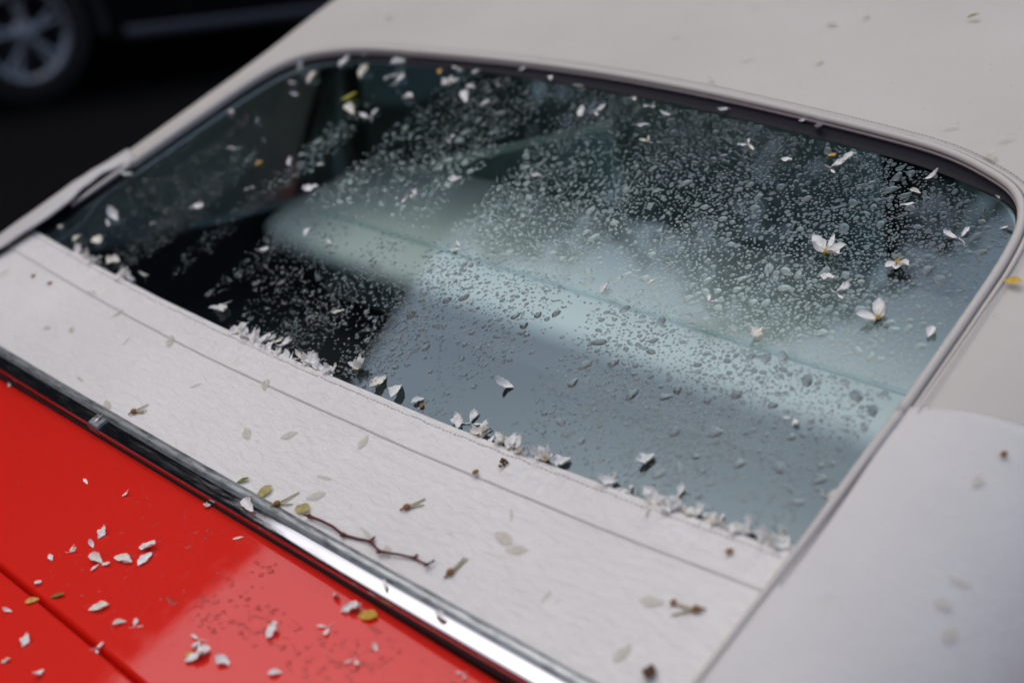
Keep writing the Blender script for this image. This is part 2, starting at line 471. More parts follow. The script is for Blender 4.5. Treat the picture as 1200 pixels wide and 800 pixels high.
# carry the cord on down the right-hand and left-hand seam to the belt
seamR = [S(lerp(win_half(V_SEAM), .5265, smooth(0, .14, V_SEAM - vv)) + .0035 * (1 - smooth(0, .14, V_SEAM - vv)), vv, .0033) for vv in [V_SEAM - .01 * k for k in range(1, 29)]]
welt = mesh_obj('welt', *tube(wp, .0037, 10), M['welt'], roof)
mesh_obj('welt', *tube([wp[-1]] + seamR, [.0037] * 8 + [lerp(.0037, .0022, min(1, k / 12)) for k in range(21)], 10), M['welt'], roof)
seamL = [Vector((-p.x, p.y, p.z)) for p in seamR[:9]]
mesh_obj('welt', *tube([wp[0]] + seamL, [lerp(.0037, .0022, k / 9) for k in range(10)], 8), M['welt'], roof)
cord2 = [S(a, b, .0018) for a, b in opening_path(.0105, 0, 0)]
mesh_obj('edge_binding', *tube(cord2, [.0021 * smooth(-1, 16, min(i, len(cord2) - 1 - i)) for i in range(len(cord2))], 8), M['canvas'], roof)
st = []
pts = resample([S(a, b, .0034) for a, b in opening_path(.0150, 0, 0)], .0042)
for i in range(0, len(pts) - 1): 
    a, b = pts[i], pts[i].lerp(pts[i + 1], .62); st.append(tube([a, b], .0006, 5))
o = mesh_obj('stitching', *join(st), M['thread'], roof, False); o['kind'] = 'stuff'
# dark groove line between the cord and the canvas on the right side
gro = [S(a, b, .0015) for a, b in opening_path(.0073, 0, 0)]
mesh_obj('seam_groove', *tube(gro, .0008, 6), M['thread_dark'], roof)
gro = [S(lerp(win_half(V_SEAM), .5265, smooth(0, .14, V_SEAM - vv)) + .0055, vv, .0045) for vv in [V_SEAM - .01 * k for k in range(0, 18)]]
mesh_obj('seam_groove', *tube(gro, [lerp(.0008, .0003, k / 17) for k in range(18)], 6), M['thread_dark'], roof)
# --- white quarter panels
LIFT_Q = [(-.15, .553), (-.08, .540), (-.03, .525), (.02, .514), (.05, .517), (.08, .532), (.105, .541), (.125, .536), (.148, .5245)]
LIFT_H = [(-.15, .006), (-.05, .010), (.02, .0125), (.06, .0115), (.09, .0075), (.12, .003), (.148, .0)]
def table(t, rows_):
    if t <= rows_[0][0]: return rows_[0][1]
    for (a, b), (c, d) in zip(rows_, rows_[1:]):
        if t <= c: return lerp(b, d, smooth(a, c, t))
    return rows_[-1][1]
def quarter(sgn):
    rows = []; NQ, NV = 34, 44
    for i in range(NQ + 1):
        u = i / NQ; row = []
        for j in range(NV + 1):
            w = j / NV
            qi = .522 if sgn > 0 else 0
            # seam side
            qmax = Q_SEAM
            if sgn > 0:
                q = lerp(.5245, qmax, u); vtop = seam_v(q) + .006; lo = min(belt_v(q) + .002, vtop - .001)
                vv = lerp(lo, vtop, w); h = .0030
            else:
                # the left panel has pulled away from the seam along its inner edge
                vv0 = lerp(-.14, V_SEAM + .003, w); lift = 1 - smooth(.095, .140, vv0)
                qin = table(vv0, LIFT_Q)
                q = lerp(qin, qmax, u); vtop = seam_v(q) + .006; lo = min(belt_v(q) + .002, vtop - .001)
                vv = lerp(lo, vtop, w); h = .0030 + table(vv0, LIFT_H) * (1 - smooth(0, .35, u))
            row.append(S(sgn * q, vv, h))
        rows.append(row)
    vs, fs = grid(rows)
    if sgn > 0: fs = [f[::-1] for f in fs]
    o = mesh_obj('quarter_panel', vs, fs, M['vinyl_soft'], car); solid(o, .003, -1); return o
qr, ql = quarter(1), quarter(-1)
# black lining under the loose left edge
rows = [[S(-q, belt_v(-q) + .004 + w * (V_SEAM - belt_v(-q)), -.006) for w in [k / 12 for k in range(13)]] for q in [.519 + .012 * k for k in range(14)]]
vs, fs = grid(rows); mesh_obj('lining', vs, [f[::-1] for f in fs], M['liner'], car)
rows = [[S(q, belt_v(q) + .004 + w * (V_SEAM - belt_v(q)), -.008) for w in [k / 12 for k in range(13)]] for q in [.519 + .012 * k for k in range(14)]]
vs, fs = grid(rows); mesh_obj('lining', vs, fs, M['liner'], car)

# --- white rear curtain below the window, with its hem and two rows of stitches
HX = .537
def pucker(x, d):
    """little gathers of the hem"""
    return (.0013 * noise.noise(Vector((x * 70, d * 18, 3.1))) + .0006 * noise.noise(Vector((x * 190, d * 12, 7.7)))) * smooth(0, .006, d) * (1 - smooth(.026, .035, d))
def ripple(x, v):
    return .0012 * noise.noise(Vector((x * 9, v * 16, 1.3))) + .00035 * noise.noise(Vector((x * 42 + v * 30, v * 85, 5)))
def xe(x, v):          # the curtain's side ends taper inwards towards the belt
    return x * (1 - .012 * smooth(0, -.15, v)) if x > 0 else x
rows = []
NX, NV = 300, 40
for i in range(NX + 1):
    x_ = lerp(-HX, .5285, i / NX); row = []
    for j in range(NV + 1):
        w = j / NV; vv = lerp(belt_v(x_) - .004, win_bottom(x_) - .004, w)
        row.append(S(x_, vv, .0012 + ripple(x_, vv)))
    rows.append(row)
vs, fs = grid(rows); fs = [f[::-1] for f in fs]; curtain = mesh_obj('rear_curtain', vs, fs, M['vinyl'], car); solid(curtain, .0025, -1)
def hem_depth(x): return .0365 + .002 * noise.noise(Vector((x * 2.5, .3, .9)))
rows = []; NX, ND = 420, 18
for i in range(NX + 1):
    x_ = lerp(-HX, .5285, i / NX); row = []
    for j in range(ND + 1):
        w = j / ND; dd = hem_depth(x_) * [0, .012, .03, .055, .085, .12, .155, .19, .225, .28, .36, .46, .57, .68, .79, .89, .96, .985, 1.0][j]; vv = win_bottom(x_) + .0022 - dd
        edge = smooth(0, .0035, dd); low = 1 - smooth(.0345, hem_depth(x_), dd)
        groove = math.exp(-((dd - .0068) / .0011) ** 2)
        h = .0012 + ripple(x_, vv) + .0010 * edge * (1.0 if j < 18 else 0.0) - .0007 * groove + pucker(x_, dd) * 2.0
        if j == 0: h = -.002
        row.append(S(x_, vv, h))
    rows.append(row)
vs, fs = grid(rows); hem = mesh_obj('hem', vs, fs, M['vinyl'], curtain)
for off, rad, nm, gap in ((None, .00032, 'stitching', .8), (.0068, .0005, 'stitching', .6)):
    st = []
    pts = []
    for i in range(700):
        x_ = lerp(-HX + .004, .524, i / 699); dd = hem_depth(x_) + .0006 if off is None else off
        vv = win_bottom(x_) + .0022 - dd
        pts.append(S(x_, vv, .0014 + ripple(x_, vv) + (.0006 if off else .0003) + (pucker(x_, dd) * 2 if off else 0)))
    pts = resample(pts, .0045)
    for a, b in zip(pts, pts[1:]):
        st.append(tube([a, a.lerp(b, gap)], rad, 5))
    o = mesh_obj(nm, *join(st), M['thread'], curtain, False); o['kind'] = 'stuff'

# --- rear window: glass sheet, dark seal band round its edge
window = empty('rear_window', (0, 0, 0)); window.parent = car
NX, NV = 120, 60; rows = []
for i in range(NX + 1):
    x_ = lerp(-.5225, .5225, i / NX); row = []
    for j in range(NV + 1):
        w = j / NV; vv = lerp(win_bottom(x_) - .006, max(win_top(x_) + .006, win_bottom(x_) + .001), w)
        row.append(S(x_, vv, glass_h(vv)))
    rows.append(row)
vs, fs = grid(rows); pane = mesh_obj('pane', vs, [f[::-1] for f in fs], M['glass'], window)
full = [(-a, b) for a, b in OUT_R[1:IB + 1][::-1]] + OUT_R[:IB + 1]
rows = []
for k in range(9):
    t = k / 8; row = []
    for i, (a, b) in enumerate(full):
        p, n_ = full[max(0, i - 1)], full[min(len(full) - 1, i + 1)]
        tx, ty = n_[0] - p[0], n_[1] - p[1]; l = math.hypot(tx, ty) or 1
        w_in = lerp(.0015, .0170, smooth(.385, .445, b)) * (lerp(.55, 1.0, smooth(-.42, -.05, a)))
        off = lerp(.007, -w_in, t)
        hh = lerp(-.0035, glass_h(b) + .0022, smooth(0, .45, t)) - (.0012 if k == 8 else 0)
        row.append(S(a - ty / l * off, b + tx / l * off, hh))
    rows.append(row)
vs, fs = grid(rows); mesh_obj('seal', vs, fs, M['seal'], window)

# --- bright belt moulding under the curtain, sweeping round both corners
def sweep(qs, profile, voff=0.0):
    secs = []
    for i, q in enumerate(qs):
        p = S(q, belt_v(q) + voff); a = S(qs[max(0, i - 1)], belt_v(qs[max(0, i - 1)]) + voff); b = S(qs[min(len(qs) - 1, i + 1)], belt_v(qs[min(len(qs) - 1, i + 1)]) + voff)
        t = (b - a).normalized(); n_ = Sn(q, belt_v(q) + voff); d = n_.cross(t).normalized() * -1      # d points down the slope
        secs.append([p + d * pb + n_ * pn for pb, pn in profile])
    return loft(secs, True)
def arc(b0, n0, rb, rn, a0, a1, k): return [(b0 + rb * math.cos(R(lerp(a0, a1, i / k))), n0 + rn * math.sin(R(lerp(a0, a1, i / k)))) for i in range(k + 1)]
Q_ALL = [(-.86 + 1.72 * i / 240) for i in range(241)]
strip_prof = [(-.001, -.004), (-.001, .0022)] + arc(.0035, .002, .0035, .0012, 160, 20, 5) + [(.0085, .0012), (.0095, -.004)]
bead_prof = [(.0085, -.034), (.0086, .001)] + arc(.0112, .0012, .0026, .0040, 175, 92, 5) + [(.0150, .0053), (.0190, .0052)] + arc(.0206, .0008, .0028, .0042, 85, -20, 6) + [(.0236, -.034)]
split_q = -.118
mould = mesh_obj('belt_moulding', *sweep([q for q in Q_ALL if q > split_q], bead_prof), M['chrome'], car, True, 55)
mesh_obj('belt_moulding', *sweep([q for q in Q_ALL if q < split_q - .001], [(b - .0008, n + .0009) for b, n in bead_prof]), M['chrome'], car, True, 55)
mesh_obj('joint_clip', *sweep([split_q - .006 + .002 * k for k in range(9)], [(b * 1.012, n + .0016) for b, n in bead_prof]), M['dull_chrome'], mould, True, 55)
mesh_obj('upper_strip', *sweep(Q_ALL, strip_prof), M['dull_chrome'], mould, True, 55)
mesh_obj('shadow_strip', *sweep(Q_ALL, [(.0230, -.036), (.0230, -.0012), (.0244, -.0030), (.0256, -.036)]), M['black_gap'], mould)  # black strip standing in for the shadow line between chrome and red paint

# --- red rear deck, boot lid and the rest of the body
Y_GAP = -.3040
def deck_row(x_, y0, y1, n, lip0, lip1):
    out = []
    for j in range(n + 1):
        yy = lerp(y0, y1, j / n); out.append(Dk(x_, yy))
    sg = 1 if y1 > y0 else -1
    if lip1: out[-1:-1] = [Dk(x_, y1 - sg * .005), Dk(x_, y1 - sg * .0012)]
    if lip0: out[1:1] = [Dk(x_, y0 + sg * .0012), Dk(x_, y0 + sg * .005)]
    def lip(p, q_): return [Vector((p.x, p.y + q_ * .0012, p.z - .0008)), Vector((p.x, p.y + q_ * .0020, p.z - .003)), Vector((p.x, p.y + q_ * .0022, p.z - .014))]
    s = 1 if y0 > y1 else -1
    if lip0: out = lip(out[0], s)[::-1] + out
    if lip1: out = out + lip(out[-1], -s)
    return out
rows = []
for i in range(101):
    x_ = lerp(-.655, .655, i / 100)
    yb = S(x_, belt_v(x_)).y - .0195 if abs(x_) < .6 else -.150 + (abs(x_) - .6) * 1.0
    rows.append(deck_row(x_, yb, Y_GAP, 24, False, True))
vs, fs = grid(rows); mesh_obj('rear_deck', vs, [f[::-1] for f in fs], M['red'], car)
rows = []
for i in range(61):
    x_ = lerp(-.612, .612, i / 60)
    r_ = deck_row(x_, Y_GAP - .0075, -1.10, 40, True, False)
    last = r_[-1]
    for k in range(1, 9):
        a = R(90 * k / 8); r_.append(Vector((x_, last.y - .05 * math.sin(a), last.z - .05 * (1 - math.cos(a)))))
    r_ += [Vector((x_, r_[-1].y - .01 * k, r_[-1].z - .05 * k)) for k in range(1, 4)]
    rows.append(r_)
e0 = [p - Vector((.002, 0, .014)) for p in rows[0]]; e1 = [p + Vector((.002, 0, -.014)) for p in rows[-1]]
vs, fs = grid([e0] + rows + [e1]); boot = mesh_obj('boot_lid', vs, [f[::-1] for f in fs], M['red'], car)
rows = [[Dk(x_, Y_GAP - .004 + dy) - Vector((0, 0, .013)) for dy in (-.02, 0, .02)] for x_ in [lerp(-.606, .606, k / 40) for k in range(41)]]
vs, fs = grid(rows); mesh_obj('gap_shade_plate', vs, fs, M['black_gap'], car)  # black plate added under the boot gap, its colour giving the gap's shade
def fender(sgn):
    secs = []
    ys = [-1.36 + .05 * k for k in range(72)]
    for y_ in ys:
        tail = smooth(-1.15, -1.36, y_); nose = smooth(1.2, 1.64, y_)
        # inner edge
        if y_ < -.15: inn = Dk(.618 + .02 * smooth(-.4, -.15, y_), y_)
        else: inn = Vector((lerp(.68, .725, smooth(-.12, .5, y_)), y_, .838))
        zt = lerp(.878, .850, smooth(-.35, 0, y_)) - .04 * tail
        pts = [Vector((inn.x + .002, y_, inn.z - .02)), Vector((inn.x + .002, y_, inn.z)), Vector((lerp(inn.x, .80, .5), y_, inn.z + .006)), Vector((.80, y_, zt)), Vector((.836, y_, zt - .015)), Vector((.853, y_, zt - .05)),
               Vector((.862, y_, .72)), Vector((.868, y_, .60)), Vector((.860, y_, .46)), Vector((.835, y_, .30)), Vector((.80, y_, .24))]
        # wheel arch cut as a deep inward step
        dy = abs(y_ + .62)
        if dy < .36:
            za = .31 + math.sqrt(.36 ** 2 - dy ** 2)
            for q_ in pts[6:]:
                if q_.z < za: q_.z = za
        secs.append([Vector((p.x * sgn, p.y + .02 * tail, p.z)) for p in pts])
    vs, fs = loft(secs)
    if sgn < 0: fs = [f[::-1] for f in fs]
    o = mesh_obj('body_side', vs, fs, M['red'], car, True, 60)
    mesh_obj('door_handle', *box((.872 * sgn, .62, .74), (.02, .14, .022), .008), M['chrome'], o)
    g = [Vector((.8665 * sgn, .50, .30 + .0)), Vector((.8705 * sgn, .50, .60)), Vector((.8645 * sgn, .50, .72)), Vector((.856 * sgn, .50, .82))]
    mesh_obj('door_gap', *tube(g, .004, 6), M['black_gap'], o)
    return o
fender(1); fender(-1)
mesh_obj('tail_panel', *box((0, -1.33, .60), (1.62, .10, .46), .04, 3), M['red'], car)
mesh_obj('rear_bumper', *box((0, -1.42, .42), (1.70, .10, .12), .04, 3), M['chrome'], car)
for s in (-1, 1): mesh_obj('tail_lamp', *box((.62 * s, -1.385, .66), (.30, .03, .13), .012), M['lamp_red'], car)
# bonnet, front wings, windscreen
secs = []
for k in range(25):
    y_ = lerp(2.19, 3.6, k / 24); t = smooth(3.2, 3.6, y_)
    prof = [(-.80, .30), (-.862, .60), (-.85, .80), (-.80, .875), (-.55, .915), (0, .935), (.55, .915), (.80, .875), (.85, .80), (.862, .60), (.80, .30)]
    secs.append([Vector((a * (1 - .08 * t), y_, lerp(b, .3 + (b - .3) * .8, t))) for a, b in prof])
vs, fs = loft(secs); mesh_obj('bonnet', vs, [f[::-1] for f in fs], M['red'], car, True, 50)
mesh_obj('front_panel', *box((0, 3.57, .52), (1.52, .08, .5), .03, 3), M['red'], car)
mesh_obj('front_bumper', *box((0, 3.66, .42), (1.66, .10, .12), .04, 3), M['chrome'], car)
for s in (-1, 1): mesh_obj('headlamp', *box((.58 * s, 3.615, .64), (.22, .03, .2), .012), M['lamp_clear'], car)
yr, zr = base(V_FRONT)
rows = [[Vector((x_, lerp(yr + .02, yr + .50, w) - .05 * (x_ / .6) ** 2, lerp(zr - .03, .93, w) - .03 * (x_ / .6) ** 2)) for w in (0, .25, .5, .75, 1)] for x_ in [lerp(-.66, .66, k / 12) for k in range(13)]]
vs, fs = grid(rows); ws = mesh_obj('windscreen', vs, fs, M['side_glass'], car)
edge = [r[0] for r in rows]; mesh_obj('header_rail', *tube(edge, .018, 8), M['black_plastic'], ws)
for e in (rows[0], rows[-1]): mesh_obj('screen_pillar', *tube(e, .02, 8), M['red'], ws)
# side windows, each with its division bar
for s in (-1, 1):
    top = [S(s * (rail_q(vv) - .01), vv) for vv in [.60 + .05 * k for k in range(24)]]
    bot = [Vector((s * .692, p.y, .872)) for p in top]
    vs, fs = grid([top, bot]); sw = mesh_obj('side_window', vs, fs, M['side_glass'], car)
    mesh_obj('division_bar', *tube([top[2], bot[2]], .017, 8), M['black_plastic'], sw)
    mesh_obj('window_rail', *tube(top, .012, 8), M['black_plastic'], sw)
    mesh_obj('window_sill', *tube(bot, .010, 8), M['chrome'], sw)
# wheels
def wheel(parent, cx, cy, r_t, r_r, w, sgn, rim_m, spokes=5, twin=True, yaw0=0.0):
    """wheel with its axle along x; sgn = side its face looks to"""
    root = empty('wheel', (0, 0, 0)); root.parent = parent; root.location = (cx, cy, r_t)
    def ringprof(prof, seg=48):
        secs = []
        for k in range(seg + 1):
            a = 2 * math.pi * k / seg; secs.append([Vector((px * sgn, pr * math.cos(a), pr * math.sin(a))) for px, pr in prof])
        return loft(secs)
    tp = [(-w, r_r * .98), (-w, r_r + .03), (-w * .9, r_t - .02), (-w * .75, r_t), (-w * .25, r_t), (-w * .06, r_t - .02), (0, r_r + .035), (-.004, r_r + .004), (-.02, r_r * .98)]
    mesh_obj('tyre', *ringprof(tp), M['tyre'], root)
    rim = mesh_obj('rim', *ringprof([(-.012, r_r + .006), (-.004, r_r + .004), (-.002, r_r - .008), (-.012, r_r - .024), (-.035, r_r - .034)]), rim_m, root)
    mesh_obj('barrel', *ringprof([(-.035, r_r - .034), (-w * .8, r_r - .04), (-w * .8, .04)]), M['dark_alloy'], root)
    mesh_obj('hub', *ringprof([(-.05, .085), (-.022, .075), (-.012, .045), (-.010, .001)], 24), rim_m, root)
    for k in range(spokes):
        a = yaw0 + 2 * math.pi * k / spokes; parts = []
        for o_ in ((-.13, .13) if twin else (0,)):
            pr = [(.045, .016), (.12, .014), (r_r - .05, .017), (r_r - .018, .026)]
            secs = []
            for i, (r_, hw) in enumerate(pr):
                aa = a + o_ * (.35 + 1.25 * i / 3); c_, s_ = math.cos(aa), math.sin(aa)
                xx = [-.014, -.024, -.020, -.012][i]
                secs.append([Vector((xx * sgn, r_ * c_ - hw * s_, r_ * s_ + hw * c_)), Vector(((xx + .006) * sgn, r_ * c_, r_ * s_)), Vector((xx * sgn, r_ * c_ + hw * s_, r_ * s_ - hw * c_)), Vector(((xx - .03) * sgn, r_ * c_, r_ * s_))])
            parts.append(loft(secs, True))
        mesh_obj('spoke', *join(parts), rim_m, root, True, 40)
    return root
for s in (-1, 1):
    wheel(car, .83 * s, -.62, .31, .19, .18, s, M['chrome'], 8, False); wheel(car, .83 * s, 2.78, .31, .19, .18, s, M['chrome'], 8, False)

# --- cabin
mesh_obj('cabin_floor', *box((0, .95, .33), (1.36, 2.2, .04)), M['carpet'], car, False)
mesh_obj('rear_shelf', *box((0, .16, .80), (1.28, .52, .02), .004), M['carpet'], car, False)
mesh_obj('bulkhead', *box((0, .40, .60), (1.30, .03, .44), .004), M['carpet'], car, False)
def pad(name, prof, hw, rnd, material, parent, nseg=20):
    """upholstered pad: closed (y, z) profile extruded along x with rounded ends"""
    secs = []
    cy_ = sum(p[0] for p in prof) / len(prof); cz_ = sum(p[1] for p in prof) / len(prof)
    for k in range(nseg + 1):
        t = lerp(-1, 1, k / nseg); s_ = -1 if t < 0 else 1
        e = max(0.0, (abs(t) - .8) / .2); sh = 1 - (1 - math.sqrt(max(0, 1 - e * e))) * rnd
        xx = s_ * (hw - .1 * hw + .1 * hw * math.sin(e * math.pi / 2)) if e > 0 else t / .8 * hw * .9
        secs.append([Vector((xx, cy_ + (p[0] - cy_) * sh, cz_ + (p[1] - cz_) * sh)) for p in prof])
    return mesh_obj(name, *loft(secs, True), material, parent)
def rprof(cy_, cz_, ly, lz, ang, p=3.2, n=24):
    out = []
    for k in range(n):
        a = 2 * math.pi * k / n; c_, s_ = math.cos(a), math.sin(a)
        u = math.copysign(abs(c_) ** (2 / p), c_) * ly; w_ = math.copysign(abs(s_) ** (2 / p), s_) * lz
        out.append((cy_ + u * math.cos(ang) - w_ * math.sin(ang), cz_ + u * math.sin(ang) + w_ * math.cos(ang)))
    return out
rs = empty('rear_seat', (0, 0, 0)); rs.parent = car
pad('backrest', rprof(.462, .938, .135, .030, R(12)), .57, .55, M['seat'], rs)
pad('squab', rprof(.86, .56, .26, .09, R(-6)), .60, .5, M['seat'], rs)
pad('back_cushion', rprof(.56, .72, .07, .20, R(14)), .62, .4, M['seat'], rs)
mesh_obj('piping', *tube([Vector((x_, .385, .9515 - .02 * smooth(.45, .58, abs(x_)))) for x_ in [lerp(-.53, .53, k / 30) for k in range(31)]], .0035, 6), M['trim'], rs)
for s in (-1, 1):
    fsx = empty('front_seat', (0, 0, 0)); fsx.parent = car
    o = pad('backrest', rprof(1.22, .78, .07, .30, R(16)), .24, .5, M['trim'], fsx); o.location.x = .33 * s
    o = pad('squab', rprof(1.55, .48, .26, .08, R(-4)), .25, .5, M['trim'], fsx); o.location.x = .33 * s
    mesh_obj('side_trim', *box((.672 * s, 1.19, .64), (.03, 1.78, .55), .012), M['trim'], car)
for s in (-1, 1): mesh_obj('side_lining', *box((.652 * s, .20, .75), (.02, .62, .32), .004), M['carpet'], car, False)
mesh_obj('dashboard', *box((0, 2.0, .80), (1.3, .34, .22), .05, 3), M['dash'], car)
sw = [Vector((-.33 + .18 * math.cos(2 * math.pi * k / 24), 1.76 + .05 * math.sin(2 * math.pi * k / 24), .86 + .17 * math.sin(2 * math.pi * k / 24))) for k in range(25)]
mesh_obj('steering_wheel', *tube(sw, .013, 8, False), M['dash'], car)

# ================================================================ BLACK CAR ACROSS THE ROAD
def black_suv():
    root = tag(empty('parked_car', (-6.9, 4.0, 0)), 'black parked car with silver spoked wheels and metal sill strip', 'car')
    y0 = 4.0
    XF, XB = .95, -.95                        # local x: near face, far face
    wy = (2.60 - y0, 5.45 - y0); wr = .395; ar = .445
    pts = []
    def P(y, z): pts.append((y - y0, z))
    P(1.62, .42); P(1.58, .62); P(1.62, .98); P(1.75, 1.06); P(3.0, 1.09); P(5.2, 1.07); P(6.25, .98); P(6.42, .82); P(6.46, .55); P(6.40, .30)
    for c in (wy[1], wy[0]):
        P(c + y0 + ar, .28) if c == wy[0] else P(c + y0 + ar, .28)
        for k in range(13):
            a = math.pi * k / 12; pts.append((c + ar * math.cos(a), .36 + ar * math.sin(a)))
        P(c + y0 - ar, .28)
    P(1.70, .32)
    bm = bmesh.new()
    f = bm.faces.new([bm.verts.new((XB, a, b)) for a, b in pts]); r_ = bmesh.ops.extrude_face_region(bm, geom=[f])
    bmesh.ops.translate(bm, vec=(XF - XB, 0, 0), verts=[q for q in r_['geom'] if isinstance(q, bmesh.types.BMVert)])
    bmesh.ops.recalc_face_normals(bm, faces=bm.faces[:])
    me = bpy.data.meshes.new('body'); bm.to_mesh(me); bm.free(); me.materials.append(M['black_paint'])
    b = bpy.data.objects.new('body', me); coll.objects.link(b); b.parent = root
    bv = b.modifiers.new('bevel', 'BEVEL'); bv.width = .045; bv.segments = 3; bv.limit_method = 'ANGLE'; bv.angle_limit = R(50)
    cab = [(1.70, 1.06, .86), (1.95, 1.62, .66), (2.6, 1.72, .62), (4.1, 1.70, .62), (5.05, 1.08, .84)]
    vs = []; n_ = len(cab)
    for s in (-1, 1):
        for y_, z_, w_ in cab: vs.append(Vector((s * w_, y_ - y0, z_)))
    fs = [tuple(range(n_)), tuple(range(n_, 2 * n_))[::-1]] + [(i, i + n_, (i + 1) % n_ + n_, (i + 1) % n_) for i in range(n_)]
    c = mesh_obj('cabin', vs, fs, M['black_paint'], root, False); bv = c.modifiers.new('bevel', 'BEVEL'); bv.width = .05; bv.segments = 3
    for s in (-1, 1):
        for (a0, a1) in ((2.02, 2.75), (2.83, 3.55), (3.62, 4.45)):
            def wpt(y_, z_): return Vector((s * (lerp(.86, .625, (z_ - 1.07) / .63) + .012), y_ - y0, z_))
            top1 = min(a1, 4.15); zt = 1.60 if a1 < 4 else 1.52
            q_ = [wpt(a0, 1.13), wpt(a1, 1.13), wpt(top1, zt), wpt(a0 + .03, zt)]
            q2 = [p + Vector((-.02 * s, 0, 0)) for p in q_]
            mesh_obj('side_window', q_ + q2, [(0, 1, 2, 3), (7, 6, 5, 4), (0, 4, 5, 1), (1, 5, 6, 2), (2, 6, 7, 3), (3, 7, 4, 0)], M['dark_glass'], root, False)
        mesh_obj('sill_strip', *box((.945 * s, (3.19 + 4.92) / 2 - y0, .345), (.03, 1.73, .075), .012), M['sill'], root)
        for yd in (3.05, 4.05): mesh_obj('door_handle', *box((.965 * s, yd - y0, .92), (.03, .17, .03), .01), M['black_plastic'], root)
        for yd in (2.80, 3.60, 4.72): mesh_obj('door_gap', *box((.9485 * s, yd - y0, .68), (.004, .007, .58)), M['black_gap'], root, False)
        for cy_ in wy:
            wheel(root, .955 * s, cy_, wr, .252, .22, s, M['alloy'], 5, True, R(100))
            secs = []
            for k in range(25):
                a = math.pi * k / 24; secs.append([Vector((xx * s, cy_ + rr_ * math.cos(a), .36 + rr_ * math.sin(a))) for xx, rr_ in ((.60, ar - .005), (.955, ar - .005), (.965, ar + .03), (.945, ar + .045))])
            mesh_obj('wheel_arch', *loft(secs), M['black_plastic'], root)
        mesh_obj('mirror', *box((1.03 * s, 4.55 - y0, 1.16), (.2, .12, .14), .03, 3), M['black_paint'], root)
        mesh_obj('tail_lamp', *box((.80 * s, 1.60 - y0, .86), (.24, .06, .2), .015), M['lamp_red'], root)
        mesh_obj('headlamp', *box((.74 * s, 6.41 - y0, .76), (.32, .06, .14), .015), M['lamp_clear'], root)
    mesh_obj('underbody', *box((0, 4.02 - y0, .40), (1.3, 4.5, .30), .02), M['black_plastic'], root)
    return root
black_suv()

# ================================================================ BUILDING AND TREE (seen as dark shapes in the glass and paint)
bld = tag(empty('brick_building', (-12.0, -5, 0)), 'dark brick building beyond the pavement behind the black car', 'building')
BY0, BY1, BH = -30.0, 16.3, 12.1
mesh_obj('wall', *box((-5.0, (BY0 + BY1) / 2, BH / 2 + .0), (10.0, BY1 - BY0, BH), .0), M['brick'], bld, False)
mesh_obj('cornice', *box((-4.95, (BY0 + BY1) / 2, BH + .15), (10.5, BY1 - BY0 + .5, .3), .06), M['stone'], bld, False)
for fl in range(4):
    for k in range(16):
        yy = BY0 + 1.6 + 2.8 * k; zz = 1.7 + 2.95 * fl
        w_ = mesh_obj('window', *box((.004, yy, zz), (.10, 1.20, 1.75), .01), M['stone'], bld, False)
        mesh_obj('pane', *box((.045, yy, zz), (.05, 1.04, 1.58)), M['pane'], w_, False)
        mesh_obj('sill', *box((.06, yy, zz - .92), (.20, 1.4, .08), .01), M['stone'], w_, False)

def tree(name, label, base_p, limbs, clumps, n_leaf, seed, leaf=.055):
    rnd = random.Random(seed)
    root = tag(empty(name, base_p), label, 'tree')
    parts = []
    for path, r0, r1 in limbs:
        pv = [Vector(p) for p in path]; fine = []
        for a, b in zip(pv, pv[1:]):
            for k in range(5): fine.append(a.lerp(b, k / 5) + Vector((rnd.uniform(-1, 1), rnd.uniform(-1, 1), 0)) * .03)
        fine.append(pv[-1]); parts.append(tube(fine, [lerp(r0, r1, i / (len(fine) - 1)) for i in range(len(fine))], 8))
    for (cx, cy_, cz), rr_ in clumps:
        for k in range(5):
            d = Vector((rnd.gauss(0, 1), rnd.gauss(0, 1), rnd.gauss(0, .7))).normalized() * rr_ * .9
            parts.append(tube([Vector((cx, cy_, cz)), Vector((cx, cy_, cz)) + d * .5 + Vector((0, 0, .06)), Vector((cx, cy_, cz)) + d], [.022, .013, .004], 5))
    mesh_obj('trunk', *join(parts), M['bark'], root)
    vs, fs = [], []
    tot = sum(r_ ** 2 for _, r_ in clumps)
    for c, rr_ in clumps:
        for k in range(int(n_leaf * rr_ ** 2 / tot)):
            d = Vector((rnd.gauss(0, 1), rnd.gauss(0, 1), rnd.gauss(0, .75))).normalized() * rr_ * (rnd.random() ** .5)
            if noise.noise(Vector(c) + d * 2.6) < -.12: continue
            p = Vector(c) + d; u = Vector((rnd.gauss(0, 1), rnd.gauss(0, 1), rnd.gauss(0, .6))).normalized(); w_ = u.orthogonal().normalized()
            l = leaf * rnd.uniform(.7, 1.4); i0 = len(vs)
            vs += [p - u * l, p + w_ * l * .5, p + u * l, p - w_ * l * .5]; fs.append((i0, i0 + 1, i0 + 2, i0 + 3))
    o = mesh_obj('crown', vs, fs, M['leaf'], root, False); o['kind'] = 'stuff'
    return root
